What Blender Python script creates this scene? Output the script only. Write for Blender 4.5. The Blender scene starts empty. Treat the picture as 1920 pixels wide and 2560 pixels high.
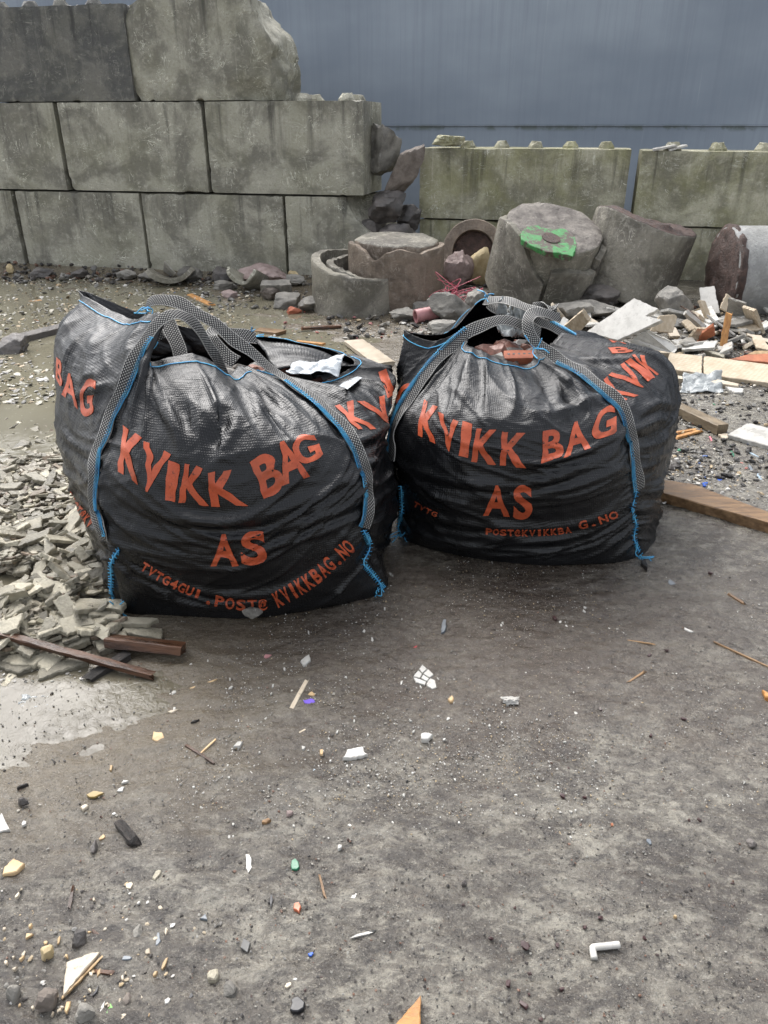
import bpy, bmesh, math, random
import numpy as np
from mathutils import Vector, Matrix, Euler
from mathutils.bvhtree import BVHTree

S = bpy.context.scene
COL = S.collection
R = math.radians
# ------------------------------------------------------------------ camera
CAM_H, PITCH, FPX = 1.46, math.atan(0.508), 1900.0      # metres, radians, focal length for a 1920x2560 frame
cd = bpy.data.cameras.new('camera'); cam = bpy.data.objects.new('camera', cd); COL.objects.link(cam)
cam.location = (0, 0, CAM_H); cam.rotation_euler = (math.pi/2-PITCH, 0, 0)
cd.sensor_fit = 'VERTICAL'; cd.sensor_height = 24; cd.sensor_width = 18; cd.lens = 24*FPX/2560
cd.clip_start = 0.05; cd.clip_end = 500
S.camera = cam
# ------------------------------------------------------------------ sky and sun (overcast)
SUN_EL, SUN_AZ = R(53), R(-24)          # behind the hall, a little to the left; azimuth from +Y towards +X
w = bpy.data.worlds.new('World'); S.world = w; w.use_nodes = True
nt = w.node_tree; bg = nt.nodes['Background']
sky = nt.nodes.new('ShaderNodeTexSky'); sky.sky_type = 'NISHITA'; sky.sun_disc = False
sky.sun_elevation = SUN_EL; sky.sun_rotation = SUN_AZ; sky.air_density = 1.0; sky.dust_density = 4.0; sky.ozone_density = 1.0
hs = nt.nodes.new('ShaderNodeHueSaturation'); hs.inputs['Saturation'].default_value = 0.27
nt.links.new(sky.outputs[0], hs.inputs['Color']); nt.links.new(hs.outputs[0], bg.inputs['Color'])
bg.inputs['Strength'].default_value = 0.15
sd = bpy.data.lights.new('sun', 'SUN'); sun = bpy.data.objects.new('sun', sd); COL.objects.link(sun)
sd.energy = 0.95; sd.angle = R(62); sd.color = (1, 0.985, 0.965)
sun.rotation_euler = Vector((math.sin(SUN_AZ)*math.cos(SUN_EL), math.cos(SUN_AZ)*math.cos(SUN_EL), math.sin(SUN_EL))).to_track_quat('Z', 'Y').to_euler()
S.view_settings.view_transform = 'Standard'; S.view_settings.look = 'None'
S.view_settings.exposure = 1.27; S.view_settings.gamma = 1
# ------------------------------------------------------------------ helpers
rnd = random.Random(7); nrs = np.random.RandomState(11)
CT, ST = math.cos(PITCH), math.sin(PITCH)
def ray(px, py):
    a = (px-960)/FPX; b = (py-1280)/FPX
    return np.array([a, CT-b*ST, -ST-b*CT])
def P(px, py, Y):
    d = ray(px, py); return np.array([0, 0, CAM_H])+d*(Y/d[1])
def G(px, py, z=None):
    d = ray(px, py)
    if z is not None: return np.array([0, 0, CAM_H])+d*((CAM_H-z)/-d[2])
    zz = 0.0
    for _ in range(6):
        p = np.array([0, 0, CAM_H])+d*((CAM_H-zz)/-d[2]); zz = float(gz(p[0], p[1]))
    p[2] = zz; return p
def on_plane(px, py, c, n):
    d = ray(px, py); o = np.array([0, 0, CAM_H]); return o+d*(((c-o)@n)/(d@n))
def mpp(p):            # metres per photo pixel at a world point
    return (p[1]*CT+(CAM_H-p[2])*ST)/FPX
_perm = np.random.RandomState(3).permutation(256); _perm = np.concatenate([_perm]*3)
_gr = np.random.RandomState(5).randn(256, 3); _gr /= np.linalg.norm(_gr, axis=1)[:, None]
def pn(x, y, z=0.0, seed=0):
    x, y, z = np.broadcast_arrays(np.asarray(x, float)+seed*17.13, np.asarray(y, float)+seed*5.71, np.asarray(z, float)+seed*3.37)
    xi, yi, zi = np.floor(x).astype(int), np.floor(y).astype(int), np.floor(z).astype(int)
    xf, yf, zf = x-xi, y-yi, z-zi
    f = lambda t: t*t*t*(t*(t*6-15)+10)
    u, v, q = f(xf), f(yf), f(zf)
    def g(a, b, c):
        h = _perm[(_perm[(_perm[(xi+a) & 255]+yi+b) & 255]+zi+c) & 255]
        gg = _gr[h]; return gg[..., 0]*(xf-a)+gg[..., 1]*(yf-b)+gg[..., 2]*(zf-c)
    l = lambda a, b, t: a+(b-a)*t
    return l(l(l(g(0,0,0), g(1,0,0), u), l(g(0,1,0), g(1,1,0), u), v), l(l(g(0,0,1), g(1,0,1), u), l(g(0,1,1), g(1,1,1), u), v), q)*1.5
def fbm(x, y, z=0.0, seed=0, o=4):
    t = 0; a = 1.0
    for i in range(o):
        t = t+a*pn(np.asarray(x)*2**i, np.asarray(y)*2**i, np.asarray(z)*2**i, seed+i); a *= 0.5
    return t
def sst(a, b, x): t = np.clip((np.asarray(x, float)-a)/(b-a), 0, 1); return t*t*(3-2*t)
def ell(x, y, cx, cy, rx, ry, rot=0):
    c, s = math.cos(rot), math.sin(rot); dx, dy = x-cx, y-cy
    return np.sqrt(((c*dx+s*dy)/rx)**2+((-s*dx+c*dy)/ry)**2)
WATER = -0.0065
def gz(x, y):
    x = np.asarray(x, float); y = np.asarray(y, float)
    wob = 0.26*pn(x*1.3, y*1.3, 0, 21)+0.20*pn(x*4, y*4, 0, 22)+0.10*pn(x*11, y*11, 0, 23)
    near = 1.5-1.5*sst(0.35, 1.25, ell(x, y, -0.99, 1.68, 0.44, 0.30, 0.2)+wob)
    far = 1.9-1.9*sst(0.75, 1.15, ell(x, y, -3.0, 5.4, 2.7, 2.9, 0.2)+wob)
    mid = 1-sst(0.8, 1.15, ell(x, y, -1.9, 3.0, 0.8, 1.5, 0)+wob)
    dip = np.maximum(np.maximum(near, far), mid)
    z = -0.016*dip+(0.006*pn(x*0.9, y*0.9, 0, 31)+0.004)*np.maximum(1-dip, 0)
    bank = sst(5.0, 6.4, y+0.25*pn(x*1.5, y*1.5, 0, 5))*sst(-0.2, 1.0, x)
    z = z+0.09*bank
    z = z+0.10*sst(7.6, 8.4, y+0.226*x)*(1-sst(-0.2, 0.3, x))
    return z
def nm(v): v = np.asarray(v, float); return v/(np.linalg.norm(v)+1e-12)

def tag(o, label=None, cat=None, group=None, kind=None):
    if label: o['label'] = label
    if cat: o['category'] = cat
    if group: o['group'] = group
    if kind: o['kind'] = kind
    return o
def empty(name, loc):
    o = bpy.data.objects.new(name, None); COL.objects.link(o); o.location = loc; o.empty_display_size = 0.1; return o
def obj(name, v, f, mat, parent=None, smooth=False, origin=None, uv=None, col=None, autos=None):
    v = np.asarray(v, float)
    if parent is not None: org = np.array(parent['_o'])
    else: org = np.array(origin) if origin is not None else np.array([v[:, 0].mean(), v[:, 1].mean(), v[:, 2].min()])
    me = bpy.data.meshes.new(name); me.from_pydata((v-org).tolist(), [], [list(map(int, q)) for q in f]); me.validate()
    if uv is not None:
        lay = me.uv_layers.new(name='UVMap'); li = np.zeros(len(me.loops), int); me.loops.foreach_get('vertex_index', li)
        lay.data.foreach_set('uv', np.asarray(uv, float)[li].ravel())
    if col is not None:
        a = me.color_attributes.new('tint', 'FLOAT_COLOR', 'POINT')
        c = np.ones((len(v), 4)); c[:, :3] = col; a.data.foreach_set('color', c.ravel())
    if smooth: me.polygons.foreach_set('use_smooth', [True]*len(me.polygons))
    if autos is not None:
        me.polygons.foreach_set('use_smooth', [True]*len(me.polygons)); me.set_sharp_from_angle(angle=R(autos))
    me.materials.append(mat)
    o = bpy.data.objects.new(name, me); COL.objects.link(o)
    if parent is not None: o.parent = parent
    else: o.location = org
    o['_o'] = org.tolist()
    return o
def emp(name, loc):
    o = empty(name, loc); o['_o'] = [float(a) for a in loc]; return o

# ------------------------------------------------------------------ materials
class NB:
    def __init__(s, name):
        s.m = bpy.data.materials.new(name); s.m.use_nodes = True; s.t = s.m.node_tree
        s.b = s.t.nodes['Principled BSDF']; s.tc = s.t.nodes.new('ShaderNodeTexCoord'); s.geo = None
    def n(s, t, **k):
        x = s.t.nodes.new('ShaderNode'+t)
        for a, b in k.items(): setattr(x, a, b)
        return x
    def l(s, a, b): s.t.links.new(a, b)
    def inp(s, node, key, val):
        i = node.inputs[key]
        if hasattr(val, 'links') or isinstance(val, bpy.types.NodeSocket): s.l(val, i)
        else: i.default_value = val
    def co(s, kind='Object', scale=(1, 1, 1)):
        src = s.n('NewGeometry').outputs['Position'] if kind == 'World' else s.tc.outputs[kind]
        if scale == (1, 1, 1): return src
        m = s.n('Mapping'); m.inputs['Scale'].default_value = scale; s.l(src, m.inputs['Vector']); return m.outputs[0]
    def noise(s, v, scale, det=4, rough=0.6, dist=0.0):
        x = s.n('TexNoise'); s.l(v, x.inputs['Vector']); x.inputs['Scale'].default_value = scale
        x.inputs['Detail'].default_value = det; x.inputs['Roughness'].default_value = rough; x.inputs['Distortion'].default_value = dist
        return x.outputs['Fac']
    def vor(s, v, scale, feat='F1', out='Distance', rnd_=1.0):
        x = s.n('TexVoronoi', feature=feat); s.l(v, x.inputs['Vector']); x.inputs['Scale'].default_value = scale; x.inputs['Randomness'].default_value = rnd_
        return x.outputs[out]
    def ramp(s, f, a, b, ca=0.0, cb=1.0):
        x = s.n('MapRange'); x.clamp = True; x.interpolation_type = 'SMOOTHSTEP'
        s.l(f, x.inputs['Value'])
        for k, q in zip(('From Min', 'From Max', 'To Min', 'To Max'), (a, b, ca, cb)): x.inputs[k].default_value = q
        return x.outputs[0]
    def mix(s, f, a, b, bt='MIX'):
        x = s.n('Mix', data_type='RGBA', blend_type=bt)
        s.inp(x, 0, f)
        for k, q in ((6, a), (7, b)):
            if isinstance(q, tuple): x.inputs[k].default_value = (*q, 1)
            else: s.l(q, x.inputs[k])
        return x.outputs[2]
    def math(s, op, a, b=0.0):
        x = s.n('Math', operation=op); s.inp(x, 0, a); s.inp(x, 1, b); return x.outputs[0]
    def bump(s, h, strength, dist, nrm=None):
        x = s.n('Bump'); s.inp(x, 'Strength', strength); x.inputs['Distance'].default_value = dist
        s.l(h, x.inputs['Height'])
        if nrm is not None: s.l(nrm, x.inputs['Normal'])
        return x.outputs[0]
    def sep(s, v): x = s.n('SeparateXYZ'); s.l(v, x.inputs[0]); return x.outputs
    def out(s, col, rough, nrm=None, spec=0.5, metal=0):
        if isinstance(col, tuple): s.b.inputs['Base Color'].default_value = (*col, 1)
        else: s.l(col, s.b.inputs['Base Color'])
        s.inp(s.b, 'Roughness', rough)
        if nrm is not None: s.l(nrm, s.b.inputs['Normal'])
        s.inp(s.b, 'Specular IOR Level', spec); s.b.inputs['Metallic'].default_value = metal
        return s.m
    def rand(s, a, b): return s.ramp(s.n('ObjectInfo').outputs['Random'], 0, 1, a, b)

def m_plain(name, c1, c2, scale=8, rough=(0.5, 0.8), bump=0.5, bscale=40, bdist=0.004, var=0.25, spec=0.4, specks=None, stretch=(1, 1, 1)):
    k = NB(name); v = k.co('Object', stretch)
    ad = k.n('VectorMath', operation='ADD'); k.l(v, ad.inputs[0])
    cx = k.n('CombineXYZ'); rr = k.rand(0, 50); k.l(rr, cx.inputs[0]); k.l(rr, cx.inputs[1]); k.l(cx.outputs[0], ad.inputs[1]); v = ad.outputs[0]
    f = k.noise(v, scale, 6, 0.65); c = k.mix(k.ramp(f, 0.32, 0.68), c1, c2)
    if specks:
        c = k.mix(k.ramp(k.noise(v, scale*5, 3, 0.7), 0.62, 0.7, 0, 0.8), c, specks)
    hsv = k.n('HueSaturation'); k.l(c, hsv.inputs['Color']); k.l(k.rand(1-var, 1+var), hsv.inputs['Value'])
    h = k.noise(v, bscale, 6, 0.7)
    return k.out(hsv.outputs[0], k.ramp(f, 0.3, 0.7, *rough), k.bump(h, bump, bdist), spec)

def m_concrete(name, base, dark, light, moss, moss_amt, top_dark=0.5, zt=0.8, scr=0.5):
    k = NB(name); v0 = k.co('Object')
    ad = k.n('VectorMath', operation='ADD'); k.l(v0, ad.inputs[0]); cx = k.n('CombineXYZ'); rr = k.rand(0, 90)
    k.l(rr, cx.inputs[0]); k.l(k.rand(0, 37), cx.inputs[2]); k.l(cx.outputs[0], ad.inputs[1]); v = ad.outputs[0]
    def sc(s3):
        m = k.n('Mapping'); m.inputs['Scale'].default_value = s3; k.l(v, m.inputs[0]); return m.outputs[0]
    n1 = k.noise(v, 2.2, 8, 0.66, 0.4); n2 = k.noise(v, 14, 6, 0.7)
    c = k.mix(k.ramp(n1, 0.40, 0.60), dark, base)
    c = k.mix(k.ramp(n2, 0.5, 0.72, 0, 0.55), c, light)
    c = k.mix(k.ramp(k.noise(v, 45, 4, 0.7), 0.35, 0.5, 0.35, 0), c, dark)
    # moss / algae film
    mo = k.math('MULTIPLY', k.ramp(k.noise(v, 1.7, 6, 0.7), 0.42, 0.66), moss_amt)
    c = k.mix(mo, c, moss)
    # run-off streaks from the top edge (stains)
    st = k.ramp(k.noise(sc((7, 7, 0.45)), 1.6, 5, 0.6), 0.50, 0.70)
    z = k.sep(v0)[2]; zz = k.ramp(k.math('ADD', z, k.math('MULTIPLY', k.noise(sc((5, 5, 1)), 1.0, 3, 0.5), 0.5)), zt*0.45, zt*1.35)
    c = k.mix(k.math('MULTIPLY', k.math('MULTIPLY', st, zz), top_dark), c, tuple(x*0.28 for x in dark))
    lt = k.ramp(k.noise(sc((16, 16, 0.5)), 2.0, 4, 0.6), 0.62, 0.72)
    c = k.mix(k.math('MULTIPLY', lt, 0.28), c, light)
    # scrape marks: thin pale lines
    for i, (s3, sc2) in enumerate([((3, 3, 9), 1.3), ((9, 9, 3.2), 1.1), ((5, 2, 6), 2.0)]):
        mpn = k.n('Mapping'); mpn.inputs['Scale'].default_value = s3; mpn.inputs['Rotation'].default_value = (0.1, 0.5+0.7*i, 0.2); k.l(v, mpn.inputs[0])
        q = k.noise(mpn.outputs[0], sc2, 3, 0.55, 1.4)
        ln = k.ramp(k.math('ABSOLUTE', k.math('SUBTRACT', q, 0.5)), 0.0, 0.012, 1, 0)
        ar = k.ramp(k.noise(v, 2.6+i, 3, 0.6), 0.53, 0.66)
        c = k.mix(k.math('MULTIPLY', k.math('MULTIPLY', ln, ar), scr), c, tuple(min(1, x*1.7) for x in light))
    pit = k.ramp(k.vor(v, 26), 0.0, 0.14, 1, 0)
    pit = k.math('MULTIPLY', pit, k.ramp(k.noise(v, 5, 2), 0.52, 0.6))
    c = k.mix(k.math('MULTIPLY', pit, 0.6), c, dark)
    h = k.math('SUBTRACT', k.math('ADD', k.noise(v, 30, 8, 0.75), k.math('MULTIPLY', n1, 1.5)), k.math('MULTIPLY', pit, 0.8))
    return k.out(c, k.ramp(n1, 0.3, 0.7, 0.5, 0.8), k.bump(h, 1.0, 0.016), 0.35)

M = {}
M['conc'] = m_concrete('weathered_concrete', (0.43, 0.412, 0.335), (0.205, 0.195, 0.158), (0.60, 0.58, 0.49), (0.22, 0.215, 0.125), 0.3, 0.75, scr=0.7)
M['conc_dark'] = m_concrete('sooty_concrete', (0.20, 0.193, 0.17), (0.095, 0.095, 0.09), (0.34, 0.33, 0.28), (0.13, 0.13, 0.09), 0.2, 0.75, scr=0.5)
M['conc_moss'] = m_concrete('mossy_concrete', (0.48, 0.458, 0.34), (0.22, 0.21, 0.15), (0.68, 0.645, 0.52), (0.26, 0.255, 0.11), 0.6, 0.7, 0.6, 0.55)
M['cyl'] = m_concrete('wet_pipe_concrete', (0.28, 0.26, 0.215), (0.125, 0.114, 0.095), (0.52, 0.49, 0.42), (0.18, 0.175, 0.11), 0.2, 0.4, 0.5, 0.4)
M['cyl_red'] = m_concrete('rust_stained_concrete', (0.25, 0.20, 0.155), (0.115, 0.09, 0.07), (0.43, 0.38, 0.32), (0.19, 0.145, 0.095), 0.2, 0.3, 0.5, 0.4)
M['pipe'] = m_concrete('pale_pipe_concrete', (0.40, 0.40, 0.39), (0.28, 0.28, 0.27), (0.52, 0.52, 0.50), (0.2, 0.2, 0.16), 0.15, 0.2, 0.7, 0.3)
M['redrough'] = m_plain('dark_red_broken_core', (0.040, 0.025, 0.020), (0.10, 0.060, 0.048), 16, (0.45, 0.7), 1.0, 60, 0.02, 0.1, 0.5, (0.16, 0.08, 0.07))
M['rock_grey'] = m_plain('grey_rubble', (0.12, 0.113, 0.10), (0.27, 0.255, 0.225), 9, (0.5, 0.8), 0.8, 40, 0.01, 0.25, 0.4, (0.3, 0.28, 0.25))
M['rock_dark'] = m_plain('dark_wet_rubble', (0.05, 0.045, 0.042), (0.135, 0.12, 0.11), 9, (0.3, 0.6), 0.8, 40, 0.01, 0.25, 0.5)
M['rock_pink'] = m_plain('pinkish_stone', (0.20, 0.145, 0.13), (0.36, 0.28, 0.26), 10, (0.5, 0.8), 0.8, 40, 0.01, 0.1, 0.4, (0.36, 0.3, 0.28))
M['rock_red'] = m_plain('reddish_stone', (0.12, 0.098, 0.082), (0.24, 0.205, 0.175), 10, (0.5, 0.8), 1.0, 40, 0.012, 0.15, 0.4, (0.25, 0.2, 0.18))
M['rock_cream'] = m_plain('cream_stone', (0.38, 0.29, 0.15), (0.56, 0.46, 0.28), 12, (0.5, 0.8), 0.6, 40, 0.006, 0.1, 0.4)
M['slate'] = m_plain('grey_flat_stone', (0.19, 0.172, 0.128), (0.37, 0.338, 0.258), 8, (0.25, 0.55), 1.0, 50, 0.008, 0.42, 0.5, (0.13, 0.11, 0.085))
M['captop'] = m_plain('rough_aggregate', (0.11, 0.094, 0.082), (0.27, 0.245, 0.215), 7, (0.5, 0.8), 1.0, 34, 0.02, 0.05, 0.4, (0.34, 0.32, 0.28))
M['white'] = m_plain('white_glazed_ceramic', (0.42, 0.405, 0.37), (0.54, 0.525, 0.485), 14, (0.2, 0.5), 0.2, 60, 0.002, 0.12, 0.5, (0.20, 0.17, 0.14))
M['cream'] = m_plain('cream_ceramic', (0.42, 0.35, 0.26), (0.54, 0.47, 0.365), 14, (0.35, 0.6), 0.3, 60, 0.002, 0.12, 0.4, (0.24, 0.19, 0.13))
M['tan'] = m_plain('tan_wood_chip', (0.36, 0.24, 0.12), (0.58, 0.42, 0.24), 20, (0.4, 0.7), 0.4, 80, 0.002, 0.2, 0.4)
M['terra'] = m_plain('terracotta', (0.30, 0.095, 0.045), (0.42, 0.16, 0.08), 14, (0.5, 0.7), 0.3, 60, 0.003, 0.15, 0.4)
M['wood_wet'] = m_plain('wet_brown_wood', (0.035, 0.016, 0.009), (0.13, 0.058, 0.028), 5, (0.2, 0.5), 0.7, 18, 0.004, 0.15, 0.5, None, (1.5, 9, 9))
M['wood_tan'] = m_plain('weathered_tan_wood', (0.12, 0.065, 0.028), (0.29, 0.175, 0.085), 5, (0.3, 0.6), 0.7, 18, 0.004, 0.15, 0.5, None, (1.5, 9, 9))
M['wood_orange'] = m_plain('orange_wood', (0.36, 0.16, 0.045), (0.52, 0.27, 0.09), 8, (0.3, 0.6), 0.6, 25, 0.003, 0.15, 0.5, None, (3, 9, 3))
M['wood_grey'] = m_plain('greyed_wood', (0.10, 0.075, 0.045), (0.20, 0.155, 0.10), 5, (0.4, 0.7), 0.7, 18, 0.004, 0.15, 0.4, None, (2, 8, 8))
M['char'] = m_plain('charred_wood', (0.012, 0.011, 0.010), (0.055, 0.045, 0.038), 6, (0.35, 0.6), 1.0, 22, 0.008, 0.2, 0.5, None, (3, 12, 12))
M['black'] = m_plain('black_plastic', (0.010, 0.010, 0.012), (0.03, 0.03, 0.034), 12, (0.25, 0.5), 0.4, 40, 0.003, 0.2, 0.5)
M['brick'] = m_plain('red_brick', (0.22, 0.06, 0.03), (0.33, 0.12, 0.07), 18, (0.6, 0.8), 0.6, 60, 0.004, 0.2, 0.3)
for nme, c in dict(purple=(0.16, 0.09, 0.55), green=(0.03, 0.20, 0.10), lime=(0.16, 0.62, 0.06), red=(0.50, 0.03, 0.04), pink=(0.52, 0.25, 0.25),
                   blue=(0.03, 0.12, 0.55), paleblue=(0.40, 0.50, 0.58), orange=(0.48, 0.13, 0.06), olive=(0.30, 0.21, 0.07), bean=(0.045, 0.018, 0.018),
                   greyblue=(0.14, 0.16, 0.18), greyflat=(0.10, 0.098, 0.094), hotpink=(0.60, 0.13, 0.18)).items():
    M[nme] = m_plain(nme+'_fragment', tuple(x*0.8 for x in c), c, 20, (0.25, 0.5), 0.25, 60, 0.002, 0.12, 0.5)

def m_tint(name, rough=(0.35, 0.7), bump=0.6):
    k = NB(name); v = k.co('Object'); a = k.n('Attribute', attribute_name='tint')
    f = k.noise(v, 60, 4, 0.6); c = k.mix(k.ramp(f, 0.3, 0.7, 0, 0.45), a.outputs['Color'], (0.05, 0.045, 0.04))
    return k.out(c, k.ramp(f, 0.3, 0.7, *rough), k.bump(k.noise(v, 140, 3, 0.6), bump, 0.003), 0.45)
M['bits'] = m_tint('mixed_rubble_bits')

def m_ground():
    k = NB('wet_dirty_ground'); v = k.co('World')
    big = k.noise(v, 0.75, 6, 0.62, 0.5); mid = k.noise(v, 3.2, 8, 0.66, 0.6); fine = k.noise(v, 38, 8, 0.74); vf = k.noise(v, 170, 5, 0.75)
    sx = k.sep(v)
    c = k.mix(k.ramp(mid, 0.36, 0.64), (0.062, 0.053, 0.045), (0.125, 0.114, 0.10))
    pale = k.ramp(k.math('ADD', big, k.math('MULTIPLY', mid, 0.6)), 0.70, 0.98)
    c = k.mix(k.math('MULTIPLY', pale, 0.55), c, (0.235, 0.228, 0.198))
    # worn pale concrete showing through a thin dark film: sharp small mottling drawn out one way
    mp = k.n('Mapping'); mp.inputs['Scale'].default_value = (1.0, 1.7, 1); mp.inputs['Rotation'].default_value = (0, 0, 0.6); k.l(v, mp.inputs[0])
    mo1 = k.noise(mp.outputs[0], 9, 9, 0.74, 0.5); mo2 = k.noise(mp.outputs[0], 30, 7, 0.74, 0.4)
    amt = k.math('ADD', k.math('MULTIPLY', pale, 0.55), 0.38)
    c = k.mix(k.math('MULTIPLY', k.ramp(mo1, 0.50, 0.60), amt), c, (0.30, 0.292, 0.255))
    c = k.mix(k.math('MULTIPLY', k.ramp(mo2, 0.53, 0.60), k.math('MULTIPLY', amt, 0.95)), c, (0.33, 0.32, 0.28))
    c = k.mix(k.ramp(mo1, 0.38, 0.47, 0.8, 0), c, (0.040, 0.034, 0.030))
    c = k.mix(k.ramp(mo2, 0.38, 0.45, 0.8, 0), c, (0.032, 0.027, 0.024))
    # brown mud dragged around in front of the bags
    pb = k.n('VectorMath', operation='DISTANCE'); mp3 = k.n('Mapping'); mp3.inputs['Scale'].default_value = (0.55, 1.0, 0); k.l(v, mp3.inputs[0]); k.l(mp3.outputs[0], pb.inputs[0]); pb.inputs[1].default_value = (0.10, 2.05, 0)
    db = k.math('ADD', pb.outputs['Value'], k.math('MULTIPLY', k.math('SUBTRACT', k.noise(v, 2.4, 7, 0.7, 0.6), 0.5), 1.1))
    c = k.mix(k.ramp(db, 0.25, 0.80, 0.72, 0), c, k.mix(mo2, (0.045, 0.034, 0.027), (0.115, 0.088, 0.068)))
    # silt near the puddle
    pt = k.n('VectorMath', operation='DISTANCE'); mp2 = k.n('Mapping'); mp2.inputs['Scale'].default_value = (0.8, 1.0, 0); k.l(v, mp2.inputs[0]); k.l(mp2.outputs[0], pt.inputs[0]); pt.inputs[1].default_value = (-0.80, 1.72, 0)
    dd = k.math('ADD', pt.outputs['Value'], k.math('MULTIPLY', k.math('SUBTRACT', mid, 0.5), 0.7))
    silt = k.ramp(dd, 0.25, 0.80, 1, 0)
    back = k.math('MULTIPLY', k.ramp(sx[1], 3.2, 4.4), k.ramp(sx[0], 0.9, -0.3))
    silt = k.math('MAXIMUM', silt, back)
    c = k.mix(k.math('MULTIPLY', silt, 0.85), c, (0.165, 0.14, 0.102))
    c = k.mix(k.math('MULTIPLY', k.ramp(fine, 0.36, 0.48, 0.55, 0), k.math('SUBTRACT', 1.0, k.math('MULTIPLY', silt, .7))), c, (0.026, 0.022, 0.019))
    c = k.mix(k.ramp(vf, 0.34, 0.45, 0.4, 0), c, (0.02, 0.018, 0.016))
    c = k.mix(k.ramp(vf, 0.58, 0.66, 0, 0.8), c, (0.34, 0.32, 0.28))
    # grit
    sp = k.ramp(k.vor(v, 95), 0.10, 0.2, 1, 0); spm = k.math('MULTIPLY', sp, k.ramp(k.noise(v, 6, 3, 0.6), 0.5, 0.62))
    cc = k.n('TexVoronoi'); k.l(v, cc.inputs['Vector']); cc.inputs['Scale'].default_value = 95
    rr = k.sep(cc.outputs['Color'])[0]
    c = k.mix(k.math('MULTIPLY', spm, k.ramp(rr, 0.62, 0.7)), c, (0.48, 0.45, 0.39))
    c = k.mix(k.math('MULTIPLY', sp, k.ramp(rr, 0.25, 0.15)), c, (0.02, 0.017, 0.016))
    c = k.mix(1.0, c, (0.80, 0.765, 0.715), 'MULTIPLY')
    wet = k.ramp(k.noise(v, 1.6, 5, 0.6), 0.4, 0.62)
    ro = k.math('ADD', k.ramp(fine, 0.3, 0.7, 0.09, 0.26), k.math('MULTIPLY', wet, 0.12)); ro = k.math('MULTIPLY', ro, k.ramp(silt, 0, 1, 1, 0.35))
    mw = k.n('Mapping'); mw.inputs['Scale'].default_value = (1, 1.4, 1); mw.inputs['Rotation'].default_value = (0, 0, -0.35); k.l(v, mw.inputs[0])
    wav = k.noise(mw.outputs[0], 15, 4, 0.6, 0.35); wv2 = k.noise(v, 62, 5, 0.7, 0.3)
    b = k.bump(wav, 0.45, 0.030)
    h = k.math('ADD', k.math('MULTIPLY', fine, 0.7), k.math('ADD', k.math('MULTIPLY', vf, 0.28), k.math('ADD', k.math('MULTIPLY', spm, 0.25), k.math('MULTIPLY', wv2, 0.25))))
    return k.out(c, ro, k.bump(h, 0.8, 0.011, b), 0.65)
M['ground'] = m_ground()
def m_water():
    k = NB('muddy_water'); v = k.co('World')
    c = k.mix(k.ramp(k.noise(v, 1.4, 6, 0.65, 0.6), 0.35, 0.65), (0.075, 0.064, 0.044), (0.135, 0.12, 0.086))
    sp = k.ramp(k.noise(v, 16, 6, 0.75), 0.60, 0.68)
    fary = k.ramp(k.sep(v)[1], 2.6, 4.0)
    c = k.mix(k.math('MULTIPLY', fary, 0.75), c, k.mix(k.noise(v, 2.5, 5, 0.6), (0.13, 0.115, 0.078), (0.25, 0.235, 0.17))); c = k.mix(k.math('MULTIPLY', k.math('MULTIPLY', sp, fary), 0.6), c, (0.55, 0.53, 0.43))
    h = k.math('ADD', k.noise(v, 5, 3, 0.5), k.math('MULTIPLY', k.noise(v, 34, 5, 0.65, 0.8), k.ramp(k.noise(v, 2.2, 3, 0.6), 0.4, 0.6, 0.1, 0.6)))
    return k.out(c, 0.05, k.bump(h, k.ramp(fary, 0, 1, 0.45, 0.07), 0.016), k.ramp(fary, 0, 1, 0.38, 0.6))
M['water'] = m_water()
def m_wall():
    k = NB('blue_grey_cladding'); v = k.co('Object')
    def sc(s3, o=0):
        m = k.n('Mapping'); m.inputs['Scale'].default_value = s3; m.inputs['Location'].default_value = (o, o, o); k.l(v, m.inputs[0]); return m.outputs[0]
    s1 = k.noise(sc((9, 1, 0.25)), 2.0, 7, 0.7); s2 = k.noise(sc((40, 1, 1.0), 5), 1.0, 5, 0.7); b = k.noise(sc((0.35, 1, 0.9)), 1.0, 4, 0.5)
    c = k.mix(k.ramp(b, 0.35, 0.65), (0.225, 0.265, 0.32), (0.315, 0.36, 0.415))
    c = k.mix(k.ramp(s1, 0.42, 0.72, 0, 0.35), c, (0.20, 0.228, 0.275))
    c = k.mix(k.ramp(s2, 0.60, 0.78, 0, 0.28), c, (0.48, 0.51, 0.55))
    al = k.math('MULTIPLY', k.ramp(k.math('ABSOLUTE', k.math('SUBTRACT', k.sep(v)[2], 1.44)), 0, 0.05, 1, 0), k.ramp(k.noise(sc((3, 1, 3)), 1.5, 4), 0.45, 0.6))
    c = k.mix(k.math('MULTIPLY', al, 0.6), c, (0.08, 0.10, 0.06))
    return k.out(c, k.ramp(s1, 0.3, 0.7, 0.45, 0.6), k.bump(k.noise(sc((1.5, 1, 1.2)), 1.2, 3), 0.2, 0.01), 0.4)
M['wall'] = m_wall()
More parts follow.
